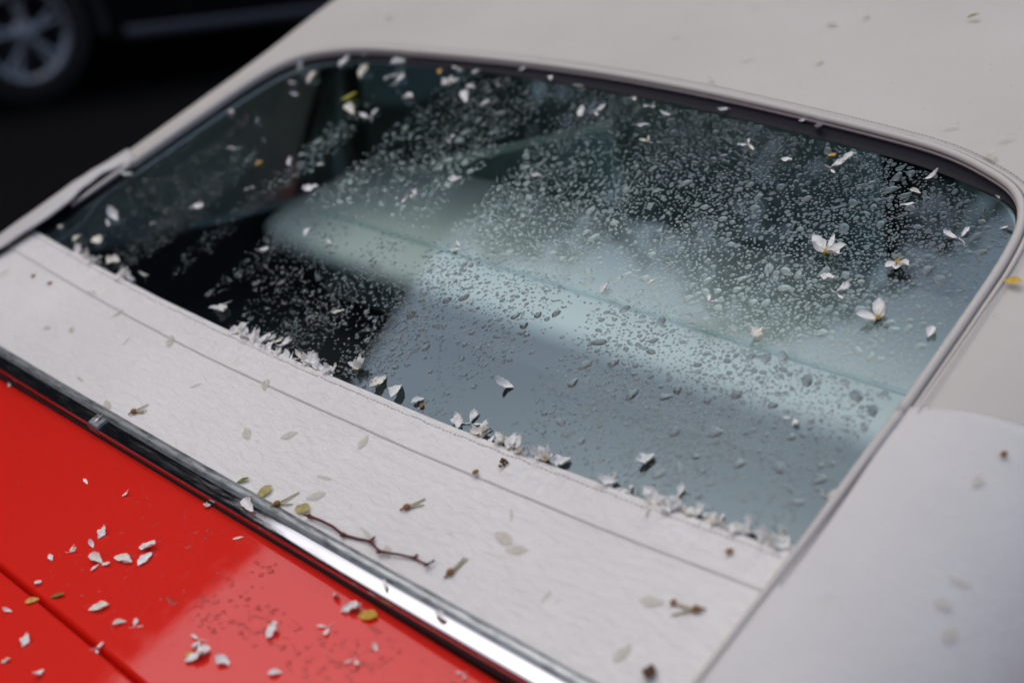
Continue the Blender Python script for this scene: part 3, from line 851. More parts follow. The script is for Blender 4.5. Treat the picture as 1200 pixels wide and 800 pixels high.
# its long limb leans back over the convertible and drops the petals
tree('blossom_tree', 'leafy tree leaning out over the convertible beside the road', (-4.6, 9.0, 0),
     [([(0, 0, 0), (.05, -.1, 1.5), (.2, -.5, 3.0), (.5, -1.3, 4.6)], .20, .13), ([(.5, -1.3, 4.6), (.9, -3.2, 6.0), (1.3, -5.0, 6.4), (1.4, -6.5, 6.0)], .12, .03), ([(.5, -1.3, 4.6), (-.3, -1.2, 6.2), (-.5, -1.0, 7.6)], .11, .03),
      ([(.4, -1.0, 4.1), (1.6, -1.4, 5.6), (2.4, -1.8, 6.8)], .09, .03), ([(.9, -3.2, 6.0), (.5, -4.6, 6.8), (1.0, -6.2, 6.1)], .06, .02)],
     [((1.19, -6.78, 5.1), .5), ((1.42, -6.40, 5.0), .5), ((1.68, -6.05, 5.05), .5), ((1.98, -5.73, 5.1), .5), ((2.31, -5.44, 5.15), .5), ((.85, -6.95, 5.3), .45), ((1.26, -6.65, 5.75), .45), ((1.0, -7.1, 4.75), .45), ((2.2, -5.9, 6.5), .5), ((1.9, -6.25, 6.4), .4), ((2.7, -5.3, 6.6), .55), ((2.9, -4.9, 6.1), .55), ((2.6, -5.85, 6.4), .5), ((2.86, -5.53, 6.36), .5), ((2.19, -5.98, 6.3), .45), ((1.0, -7.0, 4.35), .5), ((1.3, -6.6, 4.5), .45), ((1.9, -6.74, 6.5), .42), ((2.17, -6.39, 6.5), .42), ((1.6, -6.9, 6.3), .35), ((1.46, -6.34, 6.05), .55), ((1.68, -6.05, 5.9), .55), ((1.98, -5.73, 6.1), .55), ((2.31, -5.44, 6.0), .6), ((.95, -6.3, 6.1), .45), ((1.7, -5.2, 6.5), .7), ((.9, -4.4, 6.6), .7), ((-.6, -1.2, 7.4), 1.3), ((2.4, -1.9, 7.0), 1.2), ((.8, -1.8, 6.6), 1.2), ((2.2, -3.4, 7.2), .9)],
     22500, 5)

cl = []
_r = random.Random(3)
for k in range(26):
    z_ = 2.6 + 9.3 * (k / 25); w_ = 1.35 * (1 - .55 * (k / 25)) 
    cl.append(((_r.uniform(-.5, .5) * w_, _r.uniform(-.6, .6) * w_, z_), w_ * _r.uniform(.65, .95)))
tree('evergreen_tree', 'tall dark evergreen tree on the pavement before the brick building', (-9.9, 4.0, .12), [([(0, 0, 0), (.1, .05, 3), (0, 0, 7), (.1, 0, 11.6)], .19, .03)], cl, 26000, 8, .075)
ITEMS = {
  'glass': [(-0.467, 0.392, 'P'), (-0.428, 0.377, 'P'), (-0.449, 0.358, 'p'), (-0.421, 0.337, 'p'), (-0.487, 0.279, 'p'), (-0.421, 0.276, 'p'), (-0.396, 0.221, 'P'), (-0.334, 0.206, 'o'), (-0.291, 0.221, 'p'), (-0.3, 0.167, 'p'), (-0.214, 0.188, 'P'), (-0.245, 0.23, 'p'), (-0.334, 0.111, 'P'), (-0.371, 0.07, 'p'), (-0.526, 0.126, 'P'), (-0.444, 0.062, 'P'), (-0.419, 0.021, 'P'), (-0.454, 0.014, 'p'), (-0.503, 0.019, 'p'), (-0.439, 0.05, 'p'), (-0.41, 0.42, 'P'), (-0.357, 0.406, 'P'), (-0.403, 0.439, 'p'), (-0.375, 0.445, 'p'), (-0.32, 0.435, 'P'), (-0.297, 0.417, 'P'), (-0.312, 0.404, 'p'), (-0.287, 0.393, 'P'), (-0.329, 0.354, 'Y'), (-0.302, 0.331, 'P'), (-0.26, 0.325, 'R'), (-0.241, 0.373, 'P'), (-0.274, 0.46, 'o'), (-0.244, 0.433, 'o'), (-0.214, 0.443, 'P'), (-0.19, 0.443, 'p'), (-0.204, 0.411, 'F'), (-0.171, 0.413, 'p'), (-0.162, 0.394, 'P'), (-0.138, 0.426, 'p'), (-0.125, 0.389, 'p'), (-0.117, 0.316, 'p'), (-0.085, 0.273, 'p'), (-0.048, 0.257, 'P'), (-0.082, 0.217, 'P'), (-0.08, 0.225, 'p'), (-0.112, 0.164, 'p'), (0.091, 0.404, 'p'), (0.05, 0.442, 'p'), (0.077, 0.439, 'p'), (0.103, 0.425, 'P'), (0.008, 0.404, 'P'), (0.019, 0.412, 'P'), (0.067, 0.38, 'p'), (0.116, 0.381, 'p'), (0.037, 0.292, 'p'), (0.219, 0.407, 'p'), (0.226, 0.403, 'p'), (0.271, 0.394, 'p'), (0.306, 0.415, 'o'), (0.324, 0.415, 'P'), (0.315, 0.397, 'P'), (0.409, 0.414, 'P'), (0.404, 0.389, 'p'), (0.406, 0.371, 'p'), (0.473, 0.402, 'p'), (-0.354, 0.002, 'P'), (-0.29, -0.001, 'p'), (-0.14, -0.004, 'P'), (-0.145, 0.004, 'P'), (-0.171, 0.081, 'P'), (-0.149, 0.127, 'p'), (-0.111, 0.125, 'p'), (-0.009, 0.046, 'p'), (0.077, -0.003, 'F'), (0.219, 0.037, 'P'), (0.043, 0.17, 'P'), (0.255, 0.198, 'p'), (0.381, 0.024, 'P'), (0.222, 0.174, 'p'), (0.377, 0.287, 'F'), (0.438, 0.297, 'F'), (0.396, 0.258, 'P'), (0.411, 0.246, 'P'), (0.458, 0.23, 'F'), (0.468, 0.343, 'P'), (0.379, 0.177, 'P'), (0.501, 0.233, 'p'), (0.319, 0.195, 'p'), (0.456, 0.11, 'p'), (0.496, 0.369, 'p'), (0.526, 0.055, 'p'), (0.31, -0.012, 'F'), (0.322, -0.008, 'P'), (0.168, -0.012, 's'), (0.16, -0.009, 'p'), (0.235, -0.017, 'y'), (0.212, -0.012, 'P'), (0.223, -0.008, 'P'), (0.379, -0.013, 'g'), (0.425, 0.002, 'P'), (0.436, -0.005, 'o'), (-0.038, -0.01, 'g'), (0.109, -0.009, 'P'), (0.134, -0.01, 'P')],
  'seal': [(-0.241, 0.468, 'p'), (-0.125, 0.458, 'p'), (-0.117, 0.475, 'p'), (-0.074, 0.449, 'p'), (-0.07, 0.471, 'p'), (0.041, 0.47, 'p'), (0.152, 0.467, 'p'), (0.164, 0.447, 'p'), (0.253, 0.453, 'p'), (0.276, 0.444, 'P')],
  'roof': [(0.135, 0.536, 'w'), (0.123, 0.486, 'w'), (0.212, 0.549, 'w'), (0.206, 0.653, 'w'), (0.179, 0.627, 'w'), (0.074, 0.64, 'w'), (0.392, 0.478, 'w'), (0.444, 0.475, 'w'), (0.445, 0.445, 'w'), (0.312, 0.681, 'g'), (-0.43, 0.525, 'w'), (-0.021, 0.438, 'w'), (0.022, 0.558, 'w')],
  'curtain': [(-0.437, -0.058, 's'), (-0.398, -0.058, 's'), (-0.319, -0.048, 'w'), (-0.254, -0.056, 'w'), (-0.322, -0.108, 'w'), (-0.285, -0.098, 'w'), (-0.2, -0.081, 'w'), (-0.063, -0.091, 'w'), (0.008, -0.06, 'w'), (-0.199, -0.141, 'w'), (-0.094, -0.144, 'b'), (0.043, -0.111, 'w'), (0.083, -0.093, 'w'), (0.154, -0.068, 'w'), (0.286, -0.032, 'd'), (0.272, -0.051, 's'), (0.244, -0.103, 'b'), (0.324, -0.068, 'w'), (0.349, -0.092, 'w'), (0.333, -0.088, 'w'), (0.32, -0.132, 'b'), (0.231, -0.137, 'w'), (0.261, -0.142, 'w'), (0.115, -0.15, 'y'), (0.138, -0.153, 'b'), (0.162, -0.146, 'y'), (0.086, -0.15, 'g'), (0.161, -0.131, 'w'), (0.465, -0.079, 'w'), (0.478, -0.073, 's'), (0.472, -0.121, 'w'), (0.497, -0.125, 'n'), (0.495, -0.07, 'b'), (0.488, -0.021, 's'), (-0.134, -0.151, 'w'), (-0.489, -0.072, 'w'), (-0.15, -0.06, 'w'), (0.152, -0.113, 'w'), (0.397, -0.113, 'w')],
  'quarter': [(0.599, 0.154, 's'), (0.595, 0.123, 'w'), (0.622, 0.056, 'w'), (0.62, 0.034, 'w'), (0.634, 0.024, 'w'), (0.533, 0.301, 'y')],
  'moulding': [(-0.115, -0.144, 'p'), (0.112, -0.144, 's'), (0.121, -0.144, 'P'), (0.286, -0.126, 'p'), (0.343, -0.127, 'p')],
  'deck': [(-0.056, -0.206, 'p'), (-0.005, -0.195, 'p'), (0.071, -0.164, 'p'), (0.025, -0.236, 'P'), (0.03, -0.249, 'p'), (0.022, -0.265, 'p'), (0.051, -0.257, 'P'), (0.058, -0.257, 'P'), (0.069, -0.244, 'P'), (0.077, -0.244, 'p'), (0.076, -0.224, 'P'), (0.086, -0.233, 'P'), (0.036, -0.3, 'p'), (0.105, -0.286, 'P'), (0.134, -0.285, 'p'), (0.147, -0.28, 'p'), (0.201, -0.258, 'P'), (0.213, -0.264, 'P'), (0.214, -0.271, 'P'), (0.233, -0.261, 'P'), (0.239, -0.222, 'P'), (0.269, -0.194, 'P'), (0.266, -0.178, 'p'), (0.269, -0.172, 'P'), (0.283, -0.17, 'y'), (0.129, -0.174, 'p'), (0.38, -0.166, 'p'), (0.309, -0.203, 'p'), (0.273, -0.245, 'p'), (0.249, -0.171, 'p'), (-0.213, -0.156, 'p'), (-0.294, -0.156, 'P'), (0.207, -0.272, 'o'), (0.312, -0.187, 'p')],
  'boot': [(0.064, -0.298, 'g'), (0.052, -0.313, 'o'), (0.142, -0.31, 'p'), (0.045, -0.331, 'p'), (0.09, -0.338, 'P'), (0.097, -0.357, 'p'), (0.132, -0.35, 'P'), (0.016, -0.278, 'p')],
}
TWIG = [(0.175, -0.149), (0.188, -0.148), (0.202, -0.147), (0.216, -0.148), (0.229, -0.145), (0.243, -0.142), (0.257, -0.146), (0.273, -0.14), (0.285, -0.136), (0.292, -0.136), (0.3, -0.136), (0.303, -0.131)]

# ================================================================ RAIN ON THE GLASS AND PAINT
def dome(r_, hgt, stretch, seg, rings, seed):
    """drop: rounded cap with a flat underside, slightly irregular outline; stretched along y"""
    rnd = random.Random(seed); ph = [rnd.uniform(0, 6.28) for _ in range(3)]
    am = [rnd.uniform(.03, .15), rnd.uniform(.02, .09), rnd.uniform(0, .03)]
    vs, fs = [], []
    for i in range(rings):
        rr_ = 1 - (i / rings) ** 1.15; zz = hgt * (1 - rr_ * rr_)
        for k in range(seg):
            t = 2 * math.pi * k / seg
            w = 1 + am[0] * math.sin(2 * t + ph[0]) + am[1] * math.sin(3 * t + ph[1]) + am[2] * math.sin(5 * t + ph[2])
            x_, y_ = math.cos(t) * r_ * rr_ * w, math.sin(t) * r_ * rr_ * w * stretch
            if y_ < 0: y_ *= 1.0; x_ *= 1.06
            vs.append((x_, y_, zz))
    top = len(vs); vs.append((0, -r_ * .08 * stretch, hgt))
    for i in range(rings - 1):
        for k in range(seg):
            a = i * seg + k; b = i * seg + (k + 1) % seg; fs.append((a, b, b + seg, a + seg))
    for k in range(seg): fs.append(((rings - 1) * seg + k, (rings - 1) * seg + (k + 1) % seg, top))
    return vs, fs          # open below: the water wets the glass
def frame(p, n_, yaw, ydir):
    y_ = (ydir - n_ * ydir.dot(n_)).normalized(); x_ = y_.cross(n_).normalized()
    c_, s_ = math.cos(yaw), math.sin(yaw)
    X = x_ * c_ + y_ * s_; Y = y_ * c_ - x_ * s_
    return Matrix(((X.x, Y.x, n_.x, p.x), (X.y, Y.y, n_.y, p.y), (X.z, Y.z, n_.z, p.z), (0, 0, 0, 1)))
YUP = Vector((0, 1, .445))
rd = random.Random(21)
cell = {}
def free(x_, v_, r_):
    g = .012
    ci, cj = int(x_ / g + 1000), int(v_ / g + 1000)
    for i in (-1, 0, 1):
        for j in (-1, 0, 1):
            for (a, b, c_) in cell.get((ci + i, cj + j), ()):
                if (a - x_) ** 2 + ((b - v_) * .85) ** 2 < ((c_ + r_) * .96) ** 2: return False
    cell.setdefault((ci, cj), []).append((x_, v_, r_)); return True
def wet(x_, v_):
    """how thickly the drops sit: streaks run down the slope, some strips are wiped clean"""
    a = noise.noise(Vector((x_ * 5.2, v_ * 3.0, .4))) * .4 + noise.noise(Vector((x_ * 19 + v_ * 3, v_ * 4.0, 9.2))) * .75
    clear = smooth(.10, -.03, v_) * .25 + smooth(.33, .5, x_) * smooth(.28, .1, v_) * .30
    return .66 + a - clear - .62 * smooth(.04, -.2, x_ - v_ * .3)
drops, big = [], []
protos = [dome(1, .09 + .10 * rd.random(), 1.0 + .5 * rd.random() ** 2, 12, 3, s) for s in range(30)]
for size, count in (('big', 200), ('mid', 6600), ('small', 7000)):
    n_ok = 0; tries = 0
    while n_ok < count and tries < count * 12:
        tries += 1
        x_ = rd.uniform(-.505, .508); v_ = rd.uniform(-.018, .455)
        if abs(x_) > win_half(max(v_, .0)) - .007 or v_ > win_top(x_) - .02 or v_ < win_bottom(x_) + .004: continue
        if rd.random() > wet(x_, v_): continue
        if size == 'big': r_ = rd.uniform(.0028, .0044)
        elif size == 'mid': r_ = lerp(.0010, .0030, rd.random() ** 2.3)
        else: r_ = rd.uniform(.0006, .0014)
        if not free(x_, v_, r_): continue
        n_ok += 1; (big if size == 'big' else drops).append((x_, v_, r_))
def drop_mesh(name, spots, pos, nrm, ydir, yawspread=.5):
    vs, fs = [], []
    for (x_, v_, r_) in spots:
        pr = protos[rd.randrange(len(protos))] if r_ > .0011 else small_protos[rd.randrange(len(small_protos))]
        F_ = frame(pos(x_, v_), nrm(x_, v_), rd.gauss(0, yawspread), ydir); i0 = len(vs)
        for p in pr[0]: vs.append(F_ @ (Vector(p) * r_))
        fs += [tuple(i + i0 for i in f) for f in pr[1]]
    return vs, fs
small_protos = [dome(1, .12, 1.0 + .3 * rd.random(), 7, 2, s + 50) for s in range(8)]
gpos = lambda x_, v_: S(x_, v_, glass_h(v_) + .0001)
o = mesh_obj('raindrops', *drop_mesh('raindrops', drops, gpos, Sn, YUP), M['water'])
o['kind'] = 'stuff'; tag(o, 'fine raindrops beading all over the rear window glass', 'raindrops')
big_protos = []
for s in range(10):
    me = bpy.data.meshes.new('raindrop'); me.from_pydata(*(lambda d: (d[0], [], d[1]))(dome(1, .15 + .04 * (s % 3), 1.05 + .09 * s, 18, 5, s + 90)))
    me.polygons.foreach_set('use_smooth', [True] * len(me.polygons)); me.materials.append(M['water_big']); big_protos.append(me)
for i, (x_, v_, r_) in enumerate(big):
    o = bpy.data.objects.new('raindrop', big_protos[i % 10]); coll.objects.link(o)
    o.matrix_world = frame(gpos(x_, v_), Sn(x_, v_), rd.gauss(0, .6), YUP) @ Matrix.Scale(r_, 4)
    tag(o, 'large clear raindrop among finer ones on the rear window glass', 'raindrop', 'large raindrops on the rear window')
# fine beads on the red deck
spots = []
for k in range(2600):
    x_ = rd.uniform(-.5, .55); y_ = rd.uniform(-.62, -.175)
    if noise.noise(Vector((x_ * 6, y_ * 8, 2.2))) + .35 * noise.noise(Vector((x_ * 30, y_ * 30, 4))) < .12: continue
    if abs(y_ - Y_GAP) < .012: continue
    spots.append((x_, y_, rd.uniform(.0005, .0014)))
for k in range(420):
    x_ = rd.gauss(.22, .09); y_ = rd.uniform(-.25, -.172)
    if noise.noise(Vector((x_ * 16, y_ * 22, 8.2))) > -.05: spots.append((x_, y_, rd.uniform(.0009, .0021)))
o = mesh_obj('paint_beads', *drop_mesh('paint_beads', spots, lambda a, b: Dk(a, b) + Vector((0, 0, .0001)), Dn, Vector((0, 1, 0)), 3), M['water_paint'])
o['kind'] = 'stuff'; tag(o, 'fine water beads scattered over the red rear paintwork', 'water beads')

# ================================================================ FALLEN PETALS, LEAVES AND TWIGS
def petal_mesh(name, material, wid, cup, curl, twist, tip, ragged, seed, nl=13, nw=8, fold=0.0):
    """petal one unit long, its stalk end at the origin, lying along +y"""
    rnd = random.Random(seed); rows = []; off = rnd.uniform(0, 50)
    for i in range(nl + 1):
        t = i / nl
        half_w = wid * (.06 + .94 * math.sin(math.pi * min(.985, .03 + t ** 1.15 * .955)) ** .8) * .5 + .008
        if t > .85: half_w *= 1 - tip * smooth(.85, 1, t)
        a = curl * (t - .2) if t > .2 else 0
        yy = t * (1 - abs(curl) * .22 * t); zc = .5 * curl * max(0, t - .2) ** 2
        row = []
        for j in range(nw + 1):
            u = lerp(-1, 1, j / nw); tw = twist * (t - .3)
            e = 1 + ragged * (noise.noise(Vector((t * 5 + off, u * 2, seed))) + .5 * noise.noise(Vector((t * 14 + off, u * 3, seed + 2))))
            xx = u * half_w * e; zz = cup * (u * u) * half_w + fold * abs(u) * half_w + ragged * .22 * noise.noise(Vector((t * 4 + off, u * 2.4, seed + 5)))
            row.append([xx * math.cos(tw) - zz * math.sin(tw), yy + (.04 * (1 - u * u) if i == nl else 0), zc + xx * math.sin(tw) + zz * math.cos(tw)])
        rows.append(row)
    zmin = min(p[2] for r_ in rows for p in r_)
    vs, fs = grid([[Vector((p[0], p[1] - .45, p[2] - zmin + .02)) for p in r_] for r_ in rows])
    me = bpy.data.meshes.new(name); me.from_pydata([tuple(p) for p in vs], [], fs); me.update()
    me.polygons.foreach_set('use_smooth', [True] * len(me.polygons)); me.materials.append(material); return me
STYLES = {  # description: width, cup, curl, twist, tip, ragged, fold
    'broad cupped': (.52, .45, .25, .1, .25, .28, 0), 'narrow twisted': (.24, .5, .5, 1.9, .5, .35, 0),
    'curled up': (.40, .7, 1.5, .4, .4, .3, 0), 'folded': (.46, .1, .4, .3, .4, .3, .95), 'crumpled': (.50, .4, .6, .9, .3, .75, 0), 'slender flat': (.24, .2, .15, .2, .6, .3, 0)}
def style_set(material, seed, base_name='petal'):
    return {k: [petal_mesh(base_name, material, *s[:6], seed + 7 * i + j * 101, fold=s[6]) for j in range(3)] for i, (k, s) in enumerate(STYLES.items())}
def forked(material, seed):
    rnd = random.Random(seed); parts = []
    for k in range(2 + seed % 2):
        me = petal_mesh('tmp', material, rnd.uniform(.22, .42), rnd.uniform(.3, .8), rnd.uniform(.2, 1.0), rnd.uniform(-1.2, 1.2), .5, .6, seed * 10 + k, 11, 6)
        X = Matrix.Rotation(rnd.uniform(-.9, .9) + (k - .5) * .9, 4, 'Z') @ Matrix.Translation((0, .42, 0)) @ Matrix.Scale(rnd.uniform(.55, .8), 4)
        parts.append(([X @ v_.co for v_ in me.vertices], [tuple(p.vertices) for p in me.polygons])); bpy.data.meshes.remove(me)
    parts.append(tube([Vector((0, .05, .05)), Vector((.03, -.22, .03)), Vector((rnd.uniform(-.2, .2), -.45, .02))], [.03, .02, .012], 5))
    vs, fs = join(parts); me = bpy.data.meshes.new('petal'); me.from_pydata([tuple(p) for p in vs], [], fs); me.update()
    me.polygons.foreach_set('use_smooth', [True] * len(me.polygons)); me.materials.append(material); return me
WHITE = style_set(M['petal'], 1); CREAM = style_set(M['petal_cream'], 300)
WHITE['wilted forked'] = [forked(M['petal'], s) for s in (3, 4, 8)]; CREAM['wilted forked'] = [forked(M['petal_cream'], s) for s in (13, 14, 17)]
SOAKED = {k: [petal_mesh('petal', M['petal_wet'], w_, .05, .02, .05, .4, .18, 600 + 9 * i + j) for j in range(3)] for i, (k, w_) in enumerate((('broad soaked', .5), ('thin soaked', .17)))}
ORANGE = [petal_mesh('petal', M['orange'], .6, .5, .3, .2, .3, .2, 800 + j) for j in range(3)]
LEAFS = {'y': [petal_mesh('leaf', M['yellow'], .62, .2, .2, .1, .5, .08, 820 + j) for j in range(2)], 'Y': [petal_mesh('leaf', M['yellow_green'], .36, .3, .4, .3, .6, .1, 840)],
         'g': [petal_mesh('leaf', M['green'], .34, .5, .3, .3, .7, .2, 850)], 'n': [petal_mesh('leaf', M['dark_brown'], .55, .6, .5, .4, .5, .4, 860)], 'o': [petal_mesh('leaf', M['olive'], .62, .25, .25, .1, .5, .1, 870)]}
def spot(surf, a, b):
    if surf in ('glass', 'edge'): return S(a, b, glass_h(b) + .0002), Sn(a, b), YUP
    if surf == 'seal': return S(a, b, glass_h(b) + .0045), Sn(a, b), YUP
    if surf == 'roof': return S(a, b, .0046), Sn(a, b), YUP
    if surf == 'curtain':
        dd = win_bottom(a) + .0022 - b; lift = .0027 if dd < .035 else 0
        return S(a, b, .0016 + ripple(a, b) + lift), Sn(a, b), YUP
    if surf == 'quarter': return S(a, b, .0046 if b < V_SEAM else .0046), Sn(a, b), YUP
    if surf == 'moulding':
        q = a; return S(q, belt_v(q) - .0135, .0068), Sn(q, belt_v(q)), YUP
    p = Dk(a, b); return p + Vector((0, 0, .0002)), Dn(a, b), Vector((0, 1, 0))
WHERE = {'glass': 'on the wet rear window glass', 'seal': 'on the dark seal strip above the glass', 'roof': 'on the beige roof canvas', 'curtain': 'on the white curtain below the rear window',
         'quarter': 'on the right quarter of the soft top', 'moulding': 'on the chrome belt moulding', 'deck': 'on the red panel below the chrome moulding', 'boot': 'on the red boot lid behind the gap', 'edge': 'piled along the lower edge of the rear window'}
def put(name, me, surf, a, b, size, label, cat, group, yaw=None, pitch=0.0, dz=0.0, squash=1.0):
    p, n_, yd = spot(surf, a, b)
    o = bpy.data.objects.new(name, me); coll.objects.link(o)
    o.matrix_world = frame(p + n_ * dz, n_, rd.uniform(0, 6.283) if yaw is None else yaw, yd) @ Matrix.Rotation(pitch, 4, 'X') @ Matrix.Diagonal((size, size, size * squash, 1))
    return tag(o, label, cat, group)
def white_petal(surf, a, b, large, where=None, dz=0.0, pitch=None):
    k = rd.choice(('broad cupped', 'wilted forked', 'wilted forked', 'curled up', 'folded', 'crumpled', 'crumpled') if large else ('narrow twisted', 'slender flat', 'curled up', 'crumpled', 'folded', 'wilted forked', 'wilted forked'))
    cream = rd.random() < .18; me = (CREAM if cream else WHITE)[k][rd.randrange(3)]
    size = rd.uniform(.0165, .0215) if large else rd.uniform(.0105, .0150)
    if surf in ('deck', 'boot'): size *= .78
    if surf == 'glass' and a < -.15 and large: size *= 1.2
    if pitch is None: pitch = rd.uniform(-.05, .10)
    put('petal', me, surf, a, b, size, ('%s %s petal lying %s' % (k, 'cream' if cream else 'white', where or WHERE[surf])).replace('lying piled', 'piled'), 'petal', 'petals fallen ' + (where or WHERE[surf]), pitch=pitch, dz=dz)
def ellipsoid(r_, seg=10, rings=6, zoff=0.0):
    vs, fs = [], []
    for i in range(rings + 1):
        a = math.pi * i / rings
        for k in range(seg):
            t = 2 * math.pi * k / seg; vs.append(Vector((r_[0] * math.sin(a) * math.cos(t), r_[1] * math.sin(a) * math.sin(t), zoff - r_[2] * math.cos(a))))
    for i in range(rings):
        for k in range(seg):
            a = i * seg + k; b = i * seg + (k + 1) % seg; fs.append((a, b, b + seg, a + seg))
    return vs, fs
def blossom(a, b, angles, length, label, width_styles, tilt, dark=False, surf='glass', yaw=0.0):
    p, n_, yd = spot(surf, a, b)
    root = tag(empty('blossom', (0, 0, 0)), label, 'flower'); root.matrix_world = frame(p + n_ * .0012, n_, yaw, yd)
    for i, ang in enumerate(angles):
        me = WHITE[width_styles[i % len(width_styles)]][i % 3]
        o = bpy.data.objects.new('petal', me); coll.objects.link(o); o.parent = root; l = length * rd.uniform(.88, 1.1)
        o.matrix_local = Matrix.Rotation(R(ang), 4, 'Z') @ Matrix.Rotation(tilt + rd.uniform(-.1, .15), 4, 'X') @ Matrix.Translation((0, l * .50, 0)) @ Matrix.Scale(l, 4)
    mesh_obj('centre', *ellipsoid((.0024, .0024, .0022), zoff=.0016), M['centre'], root)
    if dark: mesh_obj('calyx', *join([ellipsoid((.0028, .0026, .0020), zoff=.0004), tube([Vector((0, -.001, .001)), Vector((.001, -.006, .0015))], .0009, 6)]), M['dark_brown' if dark == 2 else 'green'], root)
    st = []
    for k in range(7):
        t = 2 * math.pi * k / 7; st.append(tube([Vector((0, 0, .002)), Vector((math.cos(t) * .002, math.sin(t) * .002, .0055)), Vector((math.cos(t) * .0035, math.sin(t) * .0035, .0075))], [.00022, .0002, .0004], 5))
    mesh_obj('stamens', *join(st), M['filament'], root)
    return root
def bud(surf, a, b, yaw, label):
    p, n_, yd = spot(surf, a, b)
    root = tag(empty('flower_bud', (0, 0, 0)), label, 'bud', None); root.matrix_world = frame(p, n_, yaw, yd)
    mesh_obj('calyx', *join([ellipsoid((.0027, .0032, .0024), zoff=.0022), tube([Vector((0, -.002, .002)), Vector((.0006, -.006, .0012))], [.001, .0006], 6)]), M['brown'], root)
    for k in range(3):
        dx = rd.uniform(-.006, .006); ln = rd.uniform(.010, .020)
        mesh_obj('filament', *tube([Vector((0, .002, .002)), Vector((dx * .5, ln * .5, .0012)), Vector((dx, ln, .0007))], [.0010, .0008, .0005], 6), M['filament'], root)
    return root

FLOWERS = {  # nearest listed spot -> petal angles, length, styles, tilt, label, calyx
    0: ((20, 95, 160, 250, 315), .013, ('broad cupped', 'crumpled'), .35, 'blurred white blossom below the seal strip at the far side of the rear window', 0),
    1: ((-30, 20, 70, 120, 200, 265), .0125, ('broad cupped', 'crumpled', 'curled up'), .55, 'crumpled white blossom resting by the hem near the dark part of the glass', 1),
    2: ((5, 62, 118, -72, -110), .0195, ('slender flat', 'broad cupped', 'curled up', 'broad cupped', 'folded'), .22, 'open white star blossom with yellow centre on the rear window glass', 1),
    3: ((165, 205, 245), .0165, ('broad cupped', 'broad cupped', 'folded'), .20, 'drooping three petalled white blossom with orange stalk end on the glass', 2),
    4: ((25, -55, 120), .0175, ('broad cupped', 'curled up', 'broad cupped'), .35, 'three petalled white blossom with orange and dark centre on the glass', 2),
    5: ((10, 60, -40, 110, -90, 170), .0135, ('crumpled', 'broad cupped', 'curled up'), .6, 'clump of white blossom caught against the hem by dark brown bits', 2)}
fi = 0; cnt = {}
LEAF_LABEL = {('glass', 'Y'): 'long yellow green leaf on the glass at the far top corner', ('glass', 'y'): 'bright yellow leaf curled against the hem of the rear window', ('glass', 'g'): 'green sliver of leaf caught on the lower window edge',
              ('roof', 'g'): 'green leaf bit with pale stalks on the beige roof', ('curtain', 'y'): 'pale olive yellow leaf lying against the moulding below the curtain', ('curtain', 'g'): 'dark green sliver of leaf beside the moulding on the white curtain',
              ('curtain', 'n'): 'dark brown curled leaf at the foot of the curtain seam', ('quarter', 'y'): 'yellow leaf stuck on the beige canvas beside the window cord', ('deck', 'y'): 'round yellow leaf on the red panel below the chrome', ('boot', 'g'): 'small olive green leaf beside the boot gap'}
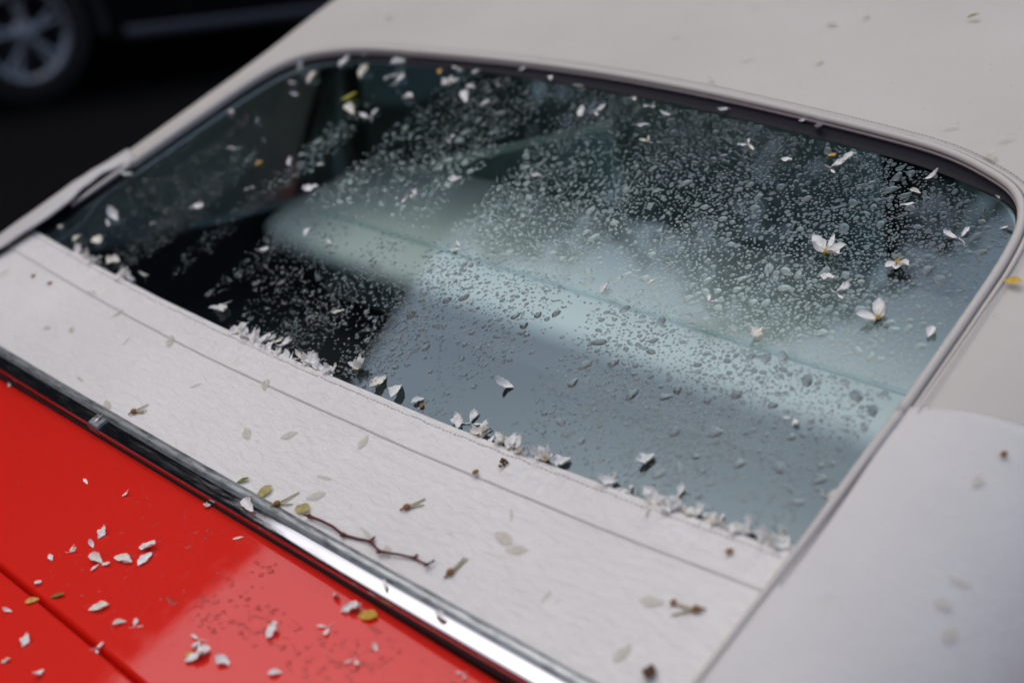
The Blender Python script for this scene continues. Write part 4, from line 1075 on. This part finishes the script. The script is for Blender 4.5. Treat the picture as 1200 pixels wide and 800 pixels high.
for surf, lst in ITEMS.items():
    for a, b, k in lst:
        if surf in ('glass', 'edge') and abs(a) > win_half(max(b, 0)) - .006: a = math.copysign(win_half(max(b, 0)) - .008, a)
        if k in 'pPR': white_petal(surf, a, b, k != 'p', pitch=rd.uniform(.1, .35) if (surf == 'glass' and rd.random() < .25) else None)
        elif k == 'F':
            ang, ln, sty, tl, lab, dk = FLOWERS[fi]; fi += 1; blossom(a, b, ang, ln, lab, sty, tl, dk)
        elif k == 'w':
            kk = rd.choice(list(SOAKED)); put('petal', SOAKED[kk][rd.randrange(3)], surf, a, b, rd.uniform(.011, .019), '%s petal stuck flat %s' % (kk, WHERE[surf]), 'petal', 'soaked petals stuck ' + WHERE[surf])
        elif k == 'o': put('petal', ORANGE[rd.randrange(3)], surf, a, b, rd.uniform(.008, .011), 'small orange yellow petal lying %s' % WHERE[surf], 'petal', 'orange yellow petals ' + WHERE[surf])
        elif k in 'yYgn':
            ls = LEAFS['o'] if (surf == 'curtain' and k == 'y') else LEAFS[k]
            sz = {'Y': .026, 'y': .014, 'g': .013, 'n': .015}[k] * (1.25 if surf in ('curtain', 'deck') and k == 'y' else 1)
            put('leaf', ls[rd.randrange(len(ls))], surf, a, b, sz, LEAF_LABEL[(surf, k)], 'leaf', 'leaves ' + WHERE[surf], yaw={'Y': -1.0, 'g': -.8}.get(k), pitch=.1)
        elif k == 'b': bud(surf, a, b, rd.uniform(0, 6.28), 'brown flower bud trailing pale filaments %s' % WHERE[surf])['group'] = 'flower buds ' + WHERE[surf]
        elif k == 's':
            p, n_, yd = spot(surf, a, b)
            o = mesh_obj('bud_scale', *join([ellipsoid((.0022, .0030, .0013), 8, 5, .0012), ellipsoid((.0012, .0018, .0010), 8, 5, .0010)]), M['brown'])
            o.matrix_world = frame(p, n_, rd.uniform(0, 6), yd); tag(o, 'tiny brown bud scale lying %s' % WHERE[surf], 'bud scale', 'bud scales ' + WHERE[surf])
        elif k == 'd':
            p, n_, yd = spot(surf, a, b); ps = []
            for q in range(9):
                e_ = ellipsoid((rd.uniform(.0011, .002), rd.uniform(.0011, .002), .0012), 7, 4, .0013)
                d_ = Vector((rd.gauss(0, .0034), rd.gauss(0, .0022), 0)); ps.append(([w_ + d_ for w_ in e_[0]], e_[1]))
            o = mesh_obj('seed_cluster', *join(ps), M['dark_brown']); o.matrix_world = frame(p, n_, 0, yd)
            tag(o, 'dark red brown cluster of seeds on the window hem', 'seeds')
# petals washed down against the hem
n_e = 0
for i in range(800):
    x_ = rd.uniform(-.512, .515)
    dens = .16 + .5 * smooth(-.46, -.35, x_) * smooth(.10, -.10, x_) + .55 * smooth(.36, .47, x_) + .25 * smooth(.10, .2, x_) * (1 - smooth(.32, .36, x_)) + .45 * smooth(-.44, -.5, x_)
    if noise.noise(Vector((x_ * 14, 0, 3.3))) < -.18 and x_ < .4: continue
    if rd.random() > dens: continue
    n_e += 1
    if n_e > 200: break
    white_petal('edge', x_, win_bottom(x_) + rd.uniform(.002, .0085), rd.random() < .25, dz=rd.uniform(0, .0028), pitch=rd.uniform(-.1, .55))
# twig
tp = [S(a, b, .0038 + ripple(a, b) + .0012 * math.sin(i * 1.3)) for i, (a, b) in enumerate(TWIG)]
fine, rad = [], []
for i in range(len(tp) - 1):
    for k in range(4):
        t = k / 4; fine.append(tp[i].lerp(tp[i + 1], t)); g = max(0, 1 - abs(t - 0) * 3.2) if i in (0, 3, 5, 6, 8, 10) else 0
        rad.append(lerp(.0012, .0007, (i + t) / len(tp)) * (1 + .75 * g))
fine.append(tp[-1]); rad.append(.0013)
parts = [tube(fine, rad, 8)]
for i, dv in ((0, (-.003, -.003, .001)), (3, (.0015, -.004, .0015)), (5, (-.001, .005, .002)), (6, (.002, -.0035, .001)), (8, (0, .0035, .0015)), (10, (.001, -.0035, .001))):
    parts.append(tube([tp[i], tp[i] + Vector(dv)], [.0013, .0007], 6))
tag(mesh_obj('twig', *join(parts), M['twig']), 'thin dark red brown knobbly twig lying along the moulding on the curtain', 'twig')
